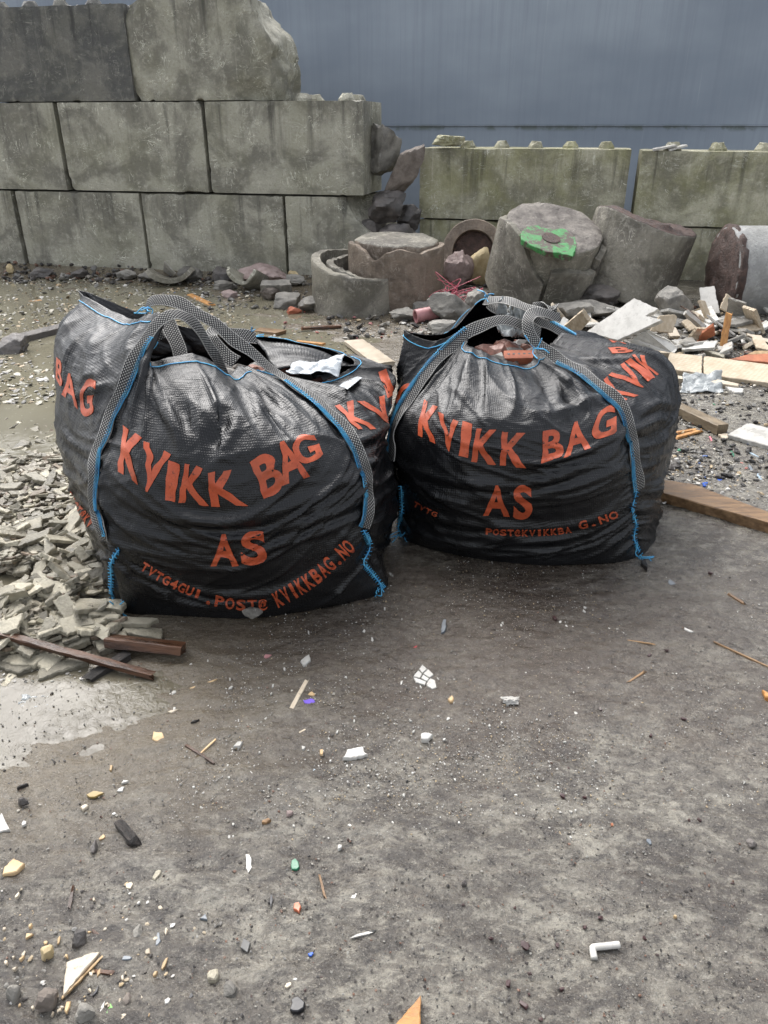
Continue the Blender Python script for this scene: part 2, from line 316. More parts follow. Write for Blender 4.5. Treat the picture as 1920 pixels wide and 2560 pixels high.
def m_fabric():
    k = NB('black_woven_plastic'); uv = k.tc.outputs['UV']; v = k.co('Object')
    def wav(d, s):
        x = k.n('TexWave', wave_type='BANDS', bands_direction=d); k.l(uv, x.inputs['Vector']); x.inputs['Scale'].default_value = s; x.inputs['Distortion'].default_value = 0.4; x.inputs['Detail'].default_value = 1; return x.outputs['Fac']
    wv = k.math('MULTIPLY', wav('X', 42), wav('Y', 42))
    n = k.noise(v, 7, 6, 0.65)
    c = k.mix(k.ramp(n, 0.35, 0.7), (0.0034, 0.0036, 0.0043), (0.0066, 0.0069, 0.0079))
    dust = k.ramp(k.noise(v, 3.5, 7, 0.7, 0.5), 0.60, 0.80, 0, 0.25)
    c = k.mix(dust, c, (0.07, 0.069, 0.069))
    c = k.mix(k.math('MULTIPLY', wv, 0.15), c, (0.05, 0.051, 0.055))
    mp = k.n('Mapping'); mp.inputs['Scale'].default_value = (3.0, 34, 1); mp.inputs['Rotation'].default_value = (0, 0, 0.12); k.l(uv, mp.inputs[0])
    cr = k.noise(mp.outputs[0], 1.0, 6, 0.65, 0.9)
    h = k.math('ADD', k.math('MULTIPLY', cr, 0.2), k.math('MULTIPLY', wv, 0.15))
    b = k.bump(h, 0.5, 0.010); b = k.bump(k.noise(v, 16, 5, 0.6, 1.2), 0.40, 0.016, b)
    return k.out(c, k.ramp(n, 0.3, 0.7, 0.21, 0.36), b, 0.40)
M['fabric'] = m_fabric()
def m_print():
    k = NB('orange_print'); v = k.co('Object')
    n = k.noise(v, 12, 6, 0.7)
    c = k.mix(k.ramp(n, 0.3, 0.7), (0.39, 0.066, 0.026), (0.51, 0.10, 0.039))
    c = k.mix(k.ramp(k.noise(v, 55, 5, 0.8), 0.57, 0.68, 0, 0.8), c, (0.04, 0.022, 0.02)); c = k.mix(k.ramp(k.noise(v, 6, 5, 0.7), 0.5, 0.7, 0, 0.45), c, (0.12, 0.035, 0.02))
    return k.out(c, 0.38, k.bump(k.noise(v, 180, 3, 0.6), 0.3, 0.002), 0.35)
M['print'] = m_print()
def m_strap():
    k = NB('black_white_webbing'); uv = k.tc.outputs['UV']; s = k.sep(uv)
    # u = metres along, v = 0..1 across : twill of white dashes on black, pale selvedges
    def fr(x): return k.math('FRACT', x)
    a = k.math('MULTIPLY', s[0], 95.0); b = k.math('MULTIPLY', s[1], 8.0)
    row = k.math('FLOOR', b)
    da = fr(k.math('ADD', a, k.math('MULTIPLY', row, 0.5)))
    dash = k.math('MULTIPLY', k.ramp(da, 0.52, 0.62), k.ramp(k.math('ABSOLUTE', k.math('SUBTRACT', fr(b), 0.5)), 0.18, 0.34, 1, 0))
    ed = k.ramp(k.math('ABSOLUTE', k.math('SUBTRACT', s[1], 0.5)), 0.455, 0.475)
    f = k.math('MAXIMUM', k.math('MULTIPLY', dash, 0.9), k.math('MULTIPLY', ed, 0.75))
    dirt = k.noise(k.co('Object'), 14, 4, 0.6)
    c = k.mix(f, (0.016, 0.016, 0.018), (0.50, 0.49, 0.46)); c = k.mix(k.ramp(dirt, 0.42, 0.70, 0, 0.45), c, (0.05, 0.047, 0.043))
    return k.out(c, 0.65, k.bump(da, 0.35, 0.003), 0.3)
M['strap'] = m_strap()
M['thread'] = m_plain('blue_thread', (0.05, 0.28, 0.56), (0.12, 0.48, 0.72), 30, (0.45, 0.6), 0.3, 200, 0.001, 0.1, 0.4)
def m_clear(name, c, alpha_tr):
    k = NB(name); v = k.co('Object'); k.b.inputs['Transmission Weight'].default_value = alpha_tr
    return k.out(k.mix(k.noise(v, 9, 4), tuple(x*0.75 for x in c), c), 0.25, k.bump(k.noise(v, 20, 4, 0.6, 1.0), 0.8, 0.02), 0.5)
M['liner'] = m_clear('white_plastic_film', (0.58, 0.61, 0.63), 0.0)
M['film'] = m_clear('clear_plastic_film', (0.55, 0.58, 0.58), 0.35)
def m_waffle():
    k = NB('cream_tile_back'); v = k.co('Object')
    mp = k.n('Mapping'); mp.inputs['Rotation'].default_value = (0, 0, 0.7); mp.inputs['Scale'].default_value = (38, 38, 0); k.l(v, mp.inputs[0])
    ch = k.vor(mp.outputs[0], 1.0, rnd_=0.0); n = k.noise(v, 14, 5, 0.6)
    c = k.mix(k.ramp(n, 0.3, 0.7), (0.42, 0.345, 0.245), (0.54, 0.46, 0.35)); c = k.mix(k.ramp(ch, 0.25, 0.5, 0, 0.35), c, (0.36, 0.28, 0.19))
    return k.out(c, 0.6, k.bump(ch, 0.5, 0.004), 0.3)
M['waffle'] = m_waffle()
def m_cover():
    k = NB('green_painted_iron'); v = k.co('Object')
    n = k.noise(v, 8, 8, 0.75, 0.6)
    c = k.mix(k.ramp(n, 0.48, 0.54), (0.085, 0.06, 0.05), (0.055, 0.24, 0.07)); c = k.mix(k.ramp(k.noise(v, 30, 4), 0.55, 0.7, 0, 0.6), c, (0.11, 0.36, 0.14))
    return k.out(c, 0.5, k.bump(n, 0.6, 0.01), 0.4)
M['cover'] = m_cover()

# ------------------------------------------------------------------ mesh builders
def gridfaces(n, m, wrap=False, off=0):
    f = []
    for i in range(n-1):
        for j in range(m if wrap else m-1):
            a = i*m+j; b = i*m+(j+1) % m
            f.append((off+a, off+b, off+b+m, off+a+m))
    return f
def fgrid(n, m, wrap=False, off=0):
    i, j = np.meshgrid(np.arange(n-1), np.arange(m if wrap else m-1), indexing='ij'); i = i.ravel(); j = j.ravel()
    a = i*m+j; b = i*m+(j+1) % m
    return np.stack([a, b, b+m, a+m], 1)+off
_ico = {}
def ico(sub):
    if sub not in _ico:
        bm = bmesh.new(); bmesh.ops.create_icosphere(bm, subdivisions=sub, radius=1)
        bm.verts.ensure_lookup_table(); _ico[sub] = (np.array([v.co[:] for v in bm.verts]), [tuple(q.index for q in f.verts) for f in bm.faces]); bm.free()
    v, f = _ico[sub]; return v.copy(), f
def rotm(rx, ry, rz): return np.array(Euler((rx, ry, rz)).to_matrix())
def rock_v(size, seed, sub=3, planes=9, rough=0.07, rot=(0, 0, 0), boxy=False):
    rs = np.random.RandomState(seed); v, f = ico(sub)
    n = rs.randn(planes, 3); n /= np.linalg.norm(n, axis=1)[:, None]; n = np.vstack([n, -n[:planes//2]])
    c = 0.52+0.30*rs.rand(len(n))
    if boxy:
        bx = np.vstack([np.eye(3), -np.eye(3)])+rs.randn(6, 3)*.27; bx /= np.linalg.norm(bx, axis=1)[:, None]; n = np.vstack([bx, n[:4]]); c = np.concatenate([0.52+0.08*rs.rand(6), 0.64+.15*rs.rand(len(n)-6)])
    d = v@n.T; t = np.where(d > 0.05, c/np.maximum(d, 0.05), 9); r = np.minimum(t.min(1), 1.0)
    r = r*(1+rough*fbm(v[:, 0]*2.3, v[:, 1]*2.3, v[:, 2]*2.3, seed % 50, 4))
    v = v*r[:, None]; ext = (v.max(0)-v.min(0))/2; mid = (v.max(0)+v.min(0))/2
    v = (v-mid)/ext*(np.array(size)/2)
    return v@rotm(*rot).T, f
def rock(name, label, cat, mat, pos, size, seed, rot=(0, 0, 0), sub=4, sink=0.12, group=None, parent=None, rough=0.11, planes=9, z=None):
    v, f = rock_v(size, seed, max(sub, 4) if planes < 7 else sub, planes, rough*(.9 if planes < 7 else 1), rot, planes < 7)
    base = pos[2] if z is None else z
    v[:, 2] += base-v[:, 2].min()-sink*(v[:, 2].max()-v[:, 2].min()); v[:, 0] += pos[0]; v[:, 1] += pos[1]
    o = obj(name, v, f, M[mat], parent, autos=32)
    if label: tag(o, label, cat, group)
    return o
def slab_v(top, thick, seed=0, rough=0.0, sub=1):
    """polygon of world points -> slab hanging below it along its normal, with a bevelled rim"""
    t = np.asarray(top, float); c = t.mean(0)
    n = np.zeros(3)
    for i in range(len(t)): n += np.cross(t[i]-c, t[(i+1) % len(t)]-c)
    n = nm(n)
    if n[2] < 0: t = t[::-1]; n = -n
    rs = np.random.RandomState(seed); k = len(t)
    if rough > 0:
        q = []
        for i in range(k):
            a, b = t[i], t[(i+1) % k]; L = np.linalg.norm(b-a); e = nm(b-a); o = np.cross(n, e); q.append(a)
            m = max(1, int(L/max(0.006, rough*3)));  m = min(m, 12)
            for j in range(1, m): q.append(a+(b-a)*(j/m)+o*rs.uniform(-rough, rough))
        t = np.array(q); k = len(t)
    bev = min(thick*0.18, 0.004)
    inn = t+(c-t)/np.maximum(np.linalg.norm(c-t, axis=1), 1e-6)[:, None]*bev
    jit = (rs.rand(k, 1)-0.5)*thick*0.25
    v = np.vstack([inn, t-n*bev, t-n*(thick+jit)+(c-t)*rs.uniform(-0.02, 0.05, (k, 1))])
    f = [tuple(range(k))]
    for a in (0, 1):
        for i in range(k): j = (i+1) % k; f.append((a*k+i, (a+1)*k+i, (a+1)*k+j, a*k+j))
    f.append(tuple(range(3*k-1, 2*k-1, -1)))
    return v, f
def slab(name, label, cat, mat, pts, thick, seed=0, rough=0.0, group=None, parent=None, lift=0.0):
    """pts: photo pixels with a height above ground (px, py, h)"""
    top = []
    for q in pts:
        h = q[2] if len(q) > 2 else thick
        g = G(q[0], q[1]); top.append(G(q[0], q[1], g[2]+h+lift))
    if len(top) > 3:
        A_ = np.array(top); c_ = A_.mean(0); n_ = np.linalg.svd(A_-c_)[2][2]
        if abs(n_[2]) > 0.35: top = [on_plane(q[0], q[1], c_, n_) for q in pts]
    v, f = slab_v(top, thick, seed, rough)
    if parent is None: o = obj(name, v, f, M[mat], None)
    else: o = obj(name, v, f, M[mat], parent)
    if label: tag(o, label, cat, group)
    return o
def shard(name, label, cat, mat, px, py, w, h, rot=0, n=6, thick=0.006, seed=0, group=None, tilt=0.08, rough=0.0):
    """flat fragment centred on a pixel, w x h photo pixels as seen (h foreshortened)"""
    p = G(px, py); s = mpp(p); rs = np.random.RandomState(seed*7+n)
    look = max(0.28, math.sin(math.atan2(CAM_H-p[2], p[1])))
    a = np.sort((np.arange(n)+rs.uniform(-0.32, 0.32, n))/n*2*math.pi); rr = rs.uniform(0.5, 1.0, n)
    x = np.cos(a)*rr*w/2*s; y = np.sin(a)*rr*h/2*s
    c, q = math.cos(rot), math.sin(rot); X = c*x-q*y; Y = (q*x+c*y)/look
    tx, ty = rs.uniform(-tilt, tilt, 2)
    top = np.stack([p[0]+X, p[1]+Y, p[2]+thick*0.85+tx*X+ty*Y], 1)
    v, f = slab_v(top, thick, seed, rough); o = obj(name, v, f, M[mat])
    return tag(o, label, cat, group)
def bar(name, label, cat, mat, a, b, width, thick, seed=0, group=None, za=None, zb=None, taper=1.0, parent=None, rough=0.004, roll=0.0):
    """a strip of timber between two ground pixels"""
    A = G(*a[:2]); B = G(*b[:2]); A = G(a[0], a[1], A[2]+(za or thick)); B = G(b[0], b[1], B[2]+(zb or thick))
    return bar3(name, label, cat, mat, A, B, width, thick, seed, group, taper, parent, rough, roll)
def bar3(name, label, cat, mat, A, B, width, thick, seed=0, group=None, taper=1.0, parent=None, rough=0.004, roll=0.0):
    e = nm(B-A); L = np.linalg.norm(B-A); s = nm(np.cross(e, [0, 0, 1])); u = np.cross(s, e)
    s, u = math.cos(roll)*s+math.sin(roll)*u, math.cos(roll)*u-math.sin(roll)*s
    n = max(4, int(L/0.03)); rs = np.random.RandomState(seed+77); V = []
    cs = [(-.5, -.94), (-.5, -.06), (-.44, 0), (.44, 0), (.5, -.06), (.5, -.94), (.44, -1), (-.44, -1)]
    for i in range(n+1):
        t = i/n; wv = width*(1+(taper-1)*t)
        jx = (rs.uniform(0, 1)*0.02*(-1 if i == 0 else 1) if i in (0, n) else 0)
        for (p, q) in cs: V.append(A+e*(L*t+jx+(rs.uniform(-1, 1)*0.012 if i in (0, n) else 0))+s*(p*wv+rs.uniform(-1, 1)*rough*.5)+u*(q*thick+rs.uniform(-1, 1)*rough*.3))
    f = [tuple(x) for x in fgrid(n+1, 8, True)]; f = [x[::-1] for x in f]
    f.append(tuple(range(8))); f.append(tuple(range(8*n+7, 8*n-1, -1)))
    # local X along the grain: build in local frame and rotate the object
    V = np.array(V); org = (A+B)/2-u*thick
    Mx = np.stack([e, -s, u], 1)
    if parent is None:
        loc = (V-org)@Mx
        o = obj(name, loc, f, M[mat], None, origin=(0, 0, 0), autos=30); o.rotation_euler = Matrix(Mx.tolist()).to_euler(); o.location = org; o['_o'] = org.tolist()
    else: o = obj(name, V, f, M[mat], parent, autos=30)
    if label: tag(o, label, cat, group)
    return o
def crs(pts, step):
    """Catmull-Rom resample, returns points"""
    p = np.asarray(pts, float); p = np.vstack([2*p[0]-p[1], p, 2*p[-1]-p[-2]]); out = []
    for i in range(1, len(p)-2):
        n = max(1, int(np.linalg.norm(p[i+1]-p[i])/step))
        for k in range(n):
            t = k/n; a, b, c, d = p[i-1], p[i], p[i+1], p[i+2]
            out.append(0.5*(2*b+(c-a)*t+(2*a-5*b+4*c-d)*t*t+(3*b-a-3*c+d)*t**3))
    out.append(p[-2]); return np.array(out)
def tube_v(pts, r, n=5):
    p = np.asarray(pts, float); T = np.gradient(p, axis=0); T /= np.linalg.norm(T, axis=1)[:, None]+1e-9
    V = []; up = np.array([0.13, 0.2, 0.97])
    rr = np.broadcast_to(np.asarray(r, float), (len(p),))
    for i in range(len(p)):
        a = nm(np.cross(T[i], up)); b = np.cross(a, T[i])
        for k in range(n): t = 2*math.pi*k/n; V.append(p[i]+rr[i]*(math.cos(t)*a+math.sin(t)*b))
    f = [tuple(x) for x in fgrid(len(p), n, True)]+[tuple(range(n-1, -1, -1)), tuple(range((len(p)-1)*n, len(p)*n))]
    return np.array(V), f
def tube(name, pts, r, mat, parent=None, n=5, label=None, cat=None, group=None):
    v, f = tube_v(pts, r, n); o = obj(name, v, f, M[mat], parent, smooth=True)
    if label: tag(o, label, cat, group)
    return o
class Pile:
    def __init__(s): s.v = []; s.f = []; s.c = []; s.n = 0
    def add(s, v, f, c=None):
        s.v.append(np.asarray(v)); s.f += [tuple(i+s.n for i in q) for q in f]
        if c is not None: s.c.append(np.tile(np.asarray(c), (len(v), 1)))
        s.n += len(v)
    def done(s, name, mat, **k): return obj(name, np.vstack(s.v), s.f, M[mat], col=np.vstack(s.c) if s.c else None, **k)

exec_sections = True
# ------------------------------------------------------------------ ground
def build_ground():
    r = [0.0, 0.3]; x = 0.6
    while x < 11: r.append(x); x *= 1.0042
    while x < 150: r.append(x); x *= 1.25
    r = np.array(r)
    a = np.concatenate([np.linspace(-math.pi, -0.72, 26)[:-1], np.linspace(-0.72, 0.72, 360), np.linspace(0.72, math.pi, 26)[1:-1]])
    RR, AA = np.meshgrid(r, a, indexing='ij'); X = RR*np.sin(AA); Y = RR*np.cos(AA)
    Z = gz(X, Y)
    wt = np.clip((11-RR)/2, 0, 1)
    fl = pn(X*2.2, Y*2.2, 0, 8)
    ru = fbm(X*9+fl, Y*16+fl, 0, 41, 4)                       # drawn-out ripples
    Z = Z+wt*(0.0042*ru*(1+1.1*sst(0.3, -0.5, X)*sst(2.1, 1.6, Y))+0.0022*np.abs(pn(X*30, Y*44, 0, 43))+0.005*fbm(X*3, Y*3, 0, 45, 3))
    v = np.stack([X.ravel(), Y.ravel(), Z.ravel()], 1)
    f = fgrid(len(r), len(a), True); f = f[:, ::-1]
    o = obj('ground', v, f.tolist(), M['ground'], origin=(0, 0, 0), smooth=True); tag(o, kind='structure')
    # standing water
    n = 140; gx, gy = np.meshgrid(np.linspace(-6.5, 0.6, n), np.linspace(1.2, 8.6, n), indexing='ij')
    wv = np.stack([gx.ravel(), gy.ravel(), np.full(gx.size, WATER)], 1)
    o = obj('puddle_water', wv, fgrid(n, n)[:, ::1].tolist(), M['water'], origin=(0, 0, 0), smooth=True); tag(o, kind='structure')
    o.data.flip_normals() if o.data.polygons[0].normal.z < 0 else None
build_ground()

# ------------------------------------------------------------------ blue wall behind
WS = -0.24; WPHI = math.atan(WS); WD = np.array([math.cos(WPHI), math.sin(WPHI), 0]); WN = np.array([-WD[1], WD[0], 0])   # along, into depth
def box_v(o, L, D, H, d=WD, n=WN):
    v = []
    for z in (0, H):
        for (a, b) in ((0, 0), (L, 0), (L, D), (0, D)): v.append(o+d*a+n*b+np.array([0, 0, z]))
    return np.array(v), [(3, 2, 1, 0), (4, 5, 6, 7), (0, 1, 5, 4), (1, 2, 6, 5), (2, 3, 7, 6), (3, 0, 4, 7)]
hall = emp('metal_hall', (0, 10.6, 0)); tag(hall, 'blue grey metal clad hall standing behind the block walls', 'building')
o0 = np.array([0, 10.6, 0])-WD*16
def wallpart(name, off, L, D, H, z):
    v, f = box_v(o0+WN*off+np.array([0, 0, z]), L, D, H); ob = obj(name, v-0, f, M['wall'], hall); return ob
wallpart('lower_cladding', 0.012, 34, 8, 1.506, -0.05)
wallpart('upper_cladding', 0.0, 34, 8.05, 2.3, 1.472)
wallpart('drip_flashing', -0.008, 34, 8.06, 0.012, 1.458)

# ------------------------------------------------------------------ concrete blocks
def block_v(L, D, H, seed, hook=None, r=0.009, chip=0.03, res=0.035):
    nx, ny, nz = max(6, int(L/res)), max(4, int(D/(res*2))), max(6, int(H/res)); V = []; F = []; off = 0
    def face(fn, a, b):
        nonlocal off
        u, v = np.meshgrid(np.linspace(0, 1, a+1), np.linspace(0, 1, b+1), indexing='ij'); p = fn(u.ravel(), v.ravel()); V.append(p); F.append(fgrid(a+1, b+1)+off); off += len(p)
    z1 = lambda u: np.zeros_like(u)
    face(lambda u, v: np.stack([u*L, z1(u), v*H], 1), nx, nz); face(lambda u, v: np.stack([(1-u)*L, z1(u)+D, v*H], 1), nx, nz)
    face(lambda u, v: np.stack([z1(u), (1-u)*D, v*H], 1), ny, nz); face(lambda u, v: np.stack([z1(u)+L, u*D, v*H], 1), ny, nz)
    face(lambda u, v: np.stack([u*L, v*D, z1(u)+H], 1), nx, ny); face(lambda u, v: np.stack([u*L, (1-v)*D, z1(u)], 1), nx, ny)
    p = np.vstack(V); f = np.vstack(F)
    dim = np.array([L, D, H])
    rr = r*(1+0.9*pn(p[:, 0]*6, p[:, 1]*6, p[:, 2]*6, seed))
    ch = sst(0.36, 0.60, fbm(p[:, 0]*5.5, p[:, 1]*5.5, p[:, 2]*5.5, seed+9, 4))*chip*1.3
    rr = np.clip(rr+ch, 0.004, 0.12)[:, None]
    q = np.clip(p, rr, dim-rr); d = p-q; l = np.linalg.norm(d, axis=1)[:, None]
    p = np.where(l > 1e-9, q+d/np.maximum(l, 1e-9)*np.minimum(rr, l), p)
    nd = np.where(l > 1e-9, d/np.maximum(l, 1e-9), 0)
    p = p+nd*(0.002*fbm(p[:, 0]*7, p[:, 1]*7, p[:, 2]*7, seed+3, 3))[:, None]
    if hook is not None: p = hook(p)
    return p, f.tolist()
def block(label, org, d, n, L, D, H, mat, seed, studs=(), hook=None, chip=0.03, cat='concrete block', group=None, tilt=0.0, stud_s=0.12):
    p, f = block_v(L, D, H, seed, hook, chip=chip)
    o = obj('concrete_block', p, f, M[mat], origin=(0, 0, 0), autos=50)
    o.location = org; o.rotation_euler = (0, tilt, math.atan2(d[1], d[0])); tag(o, label, cat, group)
    for i, (a, b) in enumerate(studs):
        s = stud_s; s0, s1, h = s*0.72, s*0.40, s*0.56
        ringp = []
        for (hw, z) in ((s0, -0.01), (s0*0.95, h*0.3), (s1*1.15, h*0.9), (s1, h)):
            for k in range(8):
                t = math.pi/8+k*math.pi/4; q = hw*(1.0/max(abs(math.cos(t)), abs(math.sin(t))))*0.94
                ringp.append((a+q*math.cos(t)*(1+0.05*nrs.randn()), b+q*math.sin(t)*(1+0.05*nrs.randn()), H+z+0.004*nrs.randn()))
        sf = [tuple(x) for x in fgrid(4, 8, True)]+[tuple(range(24, 32))]
        me = bpy.data.meshes.new('stud'); me.from_pydata(ringp, [], sf); me.materials.append(M[mat]); so = bpy.data.objects.new('stud', me); COL.objects.link(so); so.parent = o
    return o
# left wall
LS = -0.226; LPH = math.atan(LS); LD = np.array([math.cos(LPH), math.sin(LPH), 0]); LN = np.array([-LD[1], LD[0], 0])
LP0 = np.array([-0.22, 8.10, 0])             # right end of the wall front at middle row
def lx(px, z):                                # distance along the wall front where a pixel column meets it at height z
    d = ray(px, 0);
    # solve point on the plane with height z
    best = None; lo, hi = -8.0, 4.0
    for _ in range(40):
        m = (lo+hi)/2; q = LP0+LD*m; zc = q[1]*CT+(CAM_H-z)*ST; ppx = 960+FPX*q[0]/zc
        if ppx < px: lo = m
        else: hi = m
    return (lo+hi)/2
def lblock(label, px0, px1, z0, z1, mat, seed, studs=(), hook=None, chip=0.03, L=None, off=0.0):
    zc = (z0+z1)/2; a = lx(px0, zc) if px0 is not None else lx(px1, zc)-L; b = lx(px1, zc) if px1 is not None else a+L
    org = LP0+LD*a+LN*off+np.array([0, 0, z0])
    return block(label, org, LD, LN, b-a, 0.8, z1-z0, mat, seed, studs, hook, chip)
Z1, Z2, Z3 = 0.83, 0.845, 1.675
B = lblock('sooty concrete block with studs on top, upper left corner of the wall', None, 322, 1.680, 2.50, 'conc_dark', 3, [(a, b) for a in (0.16, 0.5, 0.84, 1.2) for b in (0.2, 0.58)], L=1.62)
def hk_top(p):
    L = p[:, 0].max(); H = 0.84
    t = p[:, 2]/H; u = p[:, 0]/L; dep = p[:, 1]/0.8
    xl = 0.02+0.10*sst(0.72, 1.0, t)+0.10*sst(0.25, 0.0, t)-0.05*np.sin(t*3.1)
    xr = L-0.02-0.30*sst(0.45, 1.02, t)**1.3*(0.65+0.35*dep)-0.05*(1-dep)*(1-sst(0, 0.5, t))*1.4
    nx = xl+(xr-xl)*u
    e = sst(0.72, 1.0, u)
    nx += e*(0.05*fbm(p[:, 0]*3, p[:, 1]*4, p[:, 2]*5, 12, 5)-0.05*np.abs(pn(p[:, 1]*6, p[:, 2]*7, 0, 14)))
    ny = p[:, 1]+sst(0.80, 1.0, u)*0.10*(1-dep)*(0.6+0.5*pn(p[:, 2]*6, p[:, 0]*5, 0, 4))+sst(0.6, .85, u)*sst(0.28, 0.0, t)*(1-dep)*0.09+sst(0.12, 0.0, u)*(1-dep)*0.05
    nz = p[:, 2]-sst(0.12, 0, u)*sst(0.75, 1, t)*0.04
    return np.stack([nx, ny, nz], 1)
B = lblock('broken rounded concrete block without studs, top of the wall beside the blue hall', 303, 688, 1.680, 2.53, 'conc', 8, (), hk_top, 0.05)
lblock('concrete block cut by the left photo edge in the middle course', None, 150, Z2, Z3, 'conc', 13, (), L=1.6)
lblock('concrete block with a pale scraped patch between two wide joints, middle of the wall', 160, 512, Z2, Z3, 'conc', 17, ())
lblock('concrete block at the right end of the middle course with exposed studs', 520, 908, Z2, Z3, 'conc', 22, [(a, b) for a in (0.96, 1.4) for b in (0.2, 0.6)], chip=0.02)
lblock('lowest course block cut by the left photo edge beside the muddy water', None, 46, 0, Z1, 'conc', 27, L=1.6)
lblock('lowest course block second from the left standing in wet rubble', 56, 360, 0, Z1, 'conc', 31)
lblock('lowest course block between two dark joints above the pink boulder', 366, 712, 0, Z1, 'conc', 35)
def hk_brk(p):
    t = p[:, 2]/0.83; L = p[:, 0].max(); u = p[:, 0]/L; dep = p[:, 1]/0.8
    xr = L*(1-0.50*sst(0.1, 1.0, t)); xr = xr+0.30*dep*sst(0.3, 1, t)
    return np.stack([xr*u+sst(0.6, 1, u)*0.03*fbm(p[:, 0]*3, p[:, 1]*3, p[:, 2]*4, 5, 3), p[:, 1]+sst(0.82, 1, u)*0.06*(1-dep), p[:, 2]], 1)
lblock('lowest course block with its right end broken off at a slant', 718, 1010, 0, Z1, 'conc', 39, (), hk_brk, 0.04)
# right wall
RS = -0.256; RPH = math.atan(RS); RD = np.array([math.cos(RPH), math.sin(RPH), 0]); RN = np.array([-RD[1], RD[0], 0])
RP0 = np.array([0.36, 8.40, 0])
RSTUD = [0.12+0.335*i for i in range(6)]
block('mossy long concrete block with six studs, left one of the low wall', RP0+np.array([0, 0, 0.61]), RD, RN, 2.03, 0.66, 0.655, 'conc_moss', 51, [(a, 0.17) for a in RSTUD[1:]], None, 0.02, stud_s=0.11)
block('mossy long concrete block cut by the right photo edge with white tile bits on top', RP0+RD*2.12+np.array([0, 0, 0.60]), RD, RN, 2.03, 0.66, 0.655, 'conc_moss', 56, [(a, 0.17) for a in (0.28, 0.68, 1.08, 1.5, 1.85)], None, 0.02, tilt=0.004, stud_s=0.12)
block('mossy low course block mostly hidden behind the broken pipe cylinders', RP0+RD*0.0+RN*0.04+np.array([0, 0, -0.05]), RD, RN, 1.7, 0.66, 0.645, 'conc_moss', 61)
block('low course block under the right mossy block behind the tilted cylinder', RP0+RD*1.72+RN*0.04+np.array([0, 0, -0.05]), RD, RN, 2.5, 0.66, 0.635, 'conc_moss', 66)
# ------------------------------------------------------------------ bulk bags
NC, NL = 16, 7
def make_cage(corners, zs, sc, over, ctr_shift=0.0):
    c = [np.array(q, float) for q in corners]            # FL, FR, BR, BL on the ground
    ctr = sum(c)/4
    cage = np.zeros((NL, NC, 3))
    for j in range(NL):
        for i in range(NC):
            s, t = divmod(i, 4); t /= 4; p = c[s]*(1-t)+c[(s+1) % 4]*t
            bul = 1+0.10*math.sin(math.pi*t)*(0.35 if j == 0 else 1.0)
            q = ctr+(p-ctr)*sc[j]*(1+(bul-1)); cage[j, i] = (q[0], q[1], zs[j])
    for (j, i), v in over.items(): cage[j, i] = P(*v)
    return cage
def crw(t):
    return np.stack([-.5*t+t*t-.5*t**3, 1-2.5*t*t+1.5*t**3, .5*t+2*t*t-1.5*t**3, -.5*t*t+.5*t**3], -1)
def eval_cage(cage, nu, nv):
    u = np.arange(nu)/nu*NC; i = np.floor(u).astype(int); W = crw(u-i)
    ring = sum(W[:, k][None, :, None]*cage[:, (i-1+k) % NC] for k in range(4))
    v = np.linspace(0, NL-1, nv); j = np.minimum(np.floor(v).astype(int), NL-2); Wv = crw(v-j)
    ext = np.concatenate([2*ring[:1]-ring[1:2], ring, 2*ring[-1:]-ring[-2:-1]])
    return sum(Wv[:, k][:, None, None]*ext[j+k] for k in range(4)), u, v
def add_folds(g, folds):
    shp = g.shape; F = fgrid(shp[0], shp[1], True).tolist()
    bvh = BVHTree.FromPolygons([Vector(p) for p in g.reshape(-1, 3).tolist()], F); n = grid_normals(g).reshape(-1, 3); v = g.reshape(-1, 3).copy(); disp = np.zeros(len(v))
    for amp, wid, pts in folds:
        c = crs(np.array(pts, float), 8.0); q = []
        for a in c:
            h = bvh.ray_cast(Vector((0, 0, CAM_H)), Vector(ray(*a)).normalized())
            if h[0] is not None: q.append(h[0][:])
        if len(q) < 3: continue
        q = np.array(q); m = np.where(((v > q.min(0)-3*wid) & (v < q.max(0)+3*wid)).all(1))[0]
        if not len(m): continue
        D = np.linalg.norm(v[m][:, None]-q[None], axis=2); k = D.argmin(1); dm = D[np.arange(len(m)), k]; t = k/(len(q)-1)
        prof = np.exp(-(dm/wid)**2)-0.35*np.exp(-(dm/(2*wid))**2)
        disp[m] += amp*prof*np.sin(np.pi*np.clip(t, .06, .94))**.6
    return (v+n*disp[:, None]).reshape(shp)
def grid_normals(g):
    du = np.roll(g, -1, 1)-np.roll(g, 1, 1); dv = np.gradient(g, axis=0); n = np.cross(du, dv); return n/(np.linalg.norm(n, axis=2, keepdims=True)+1e-9)
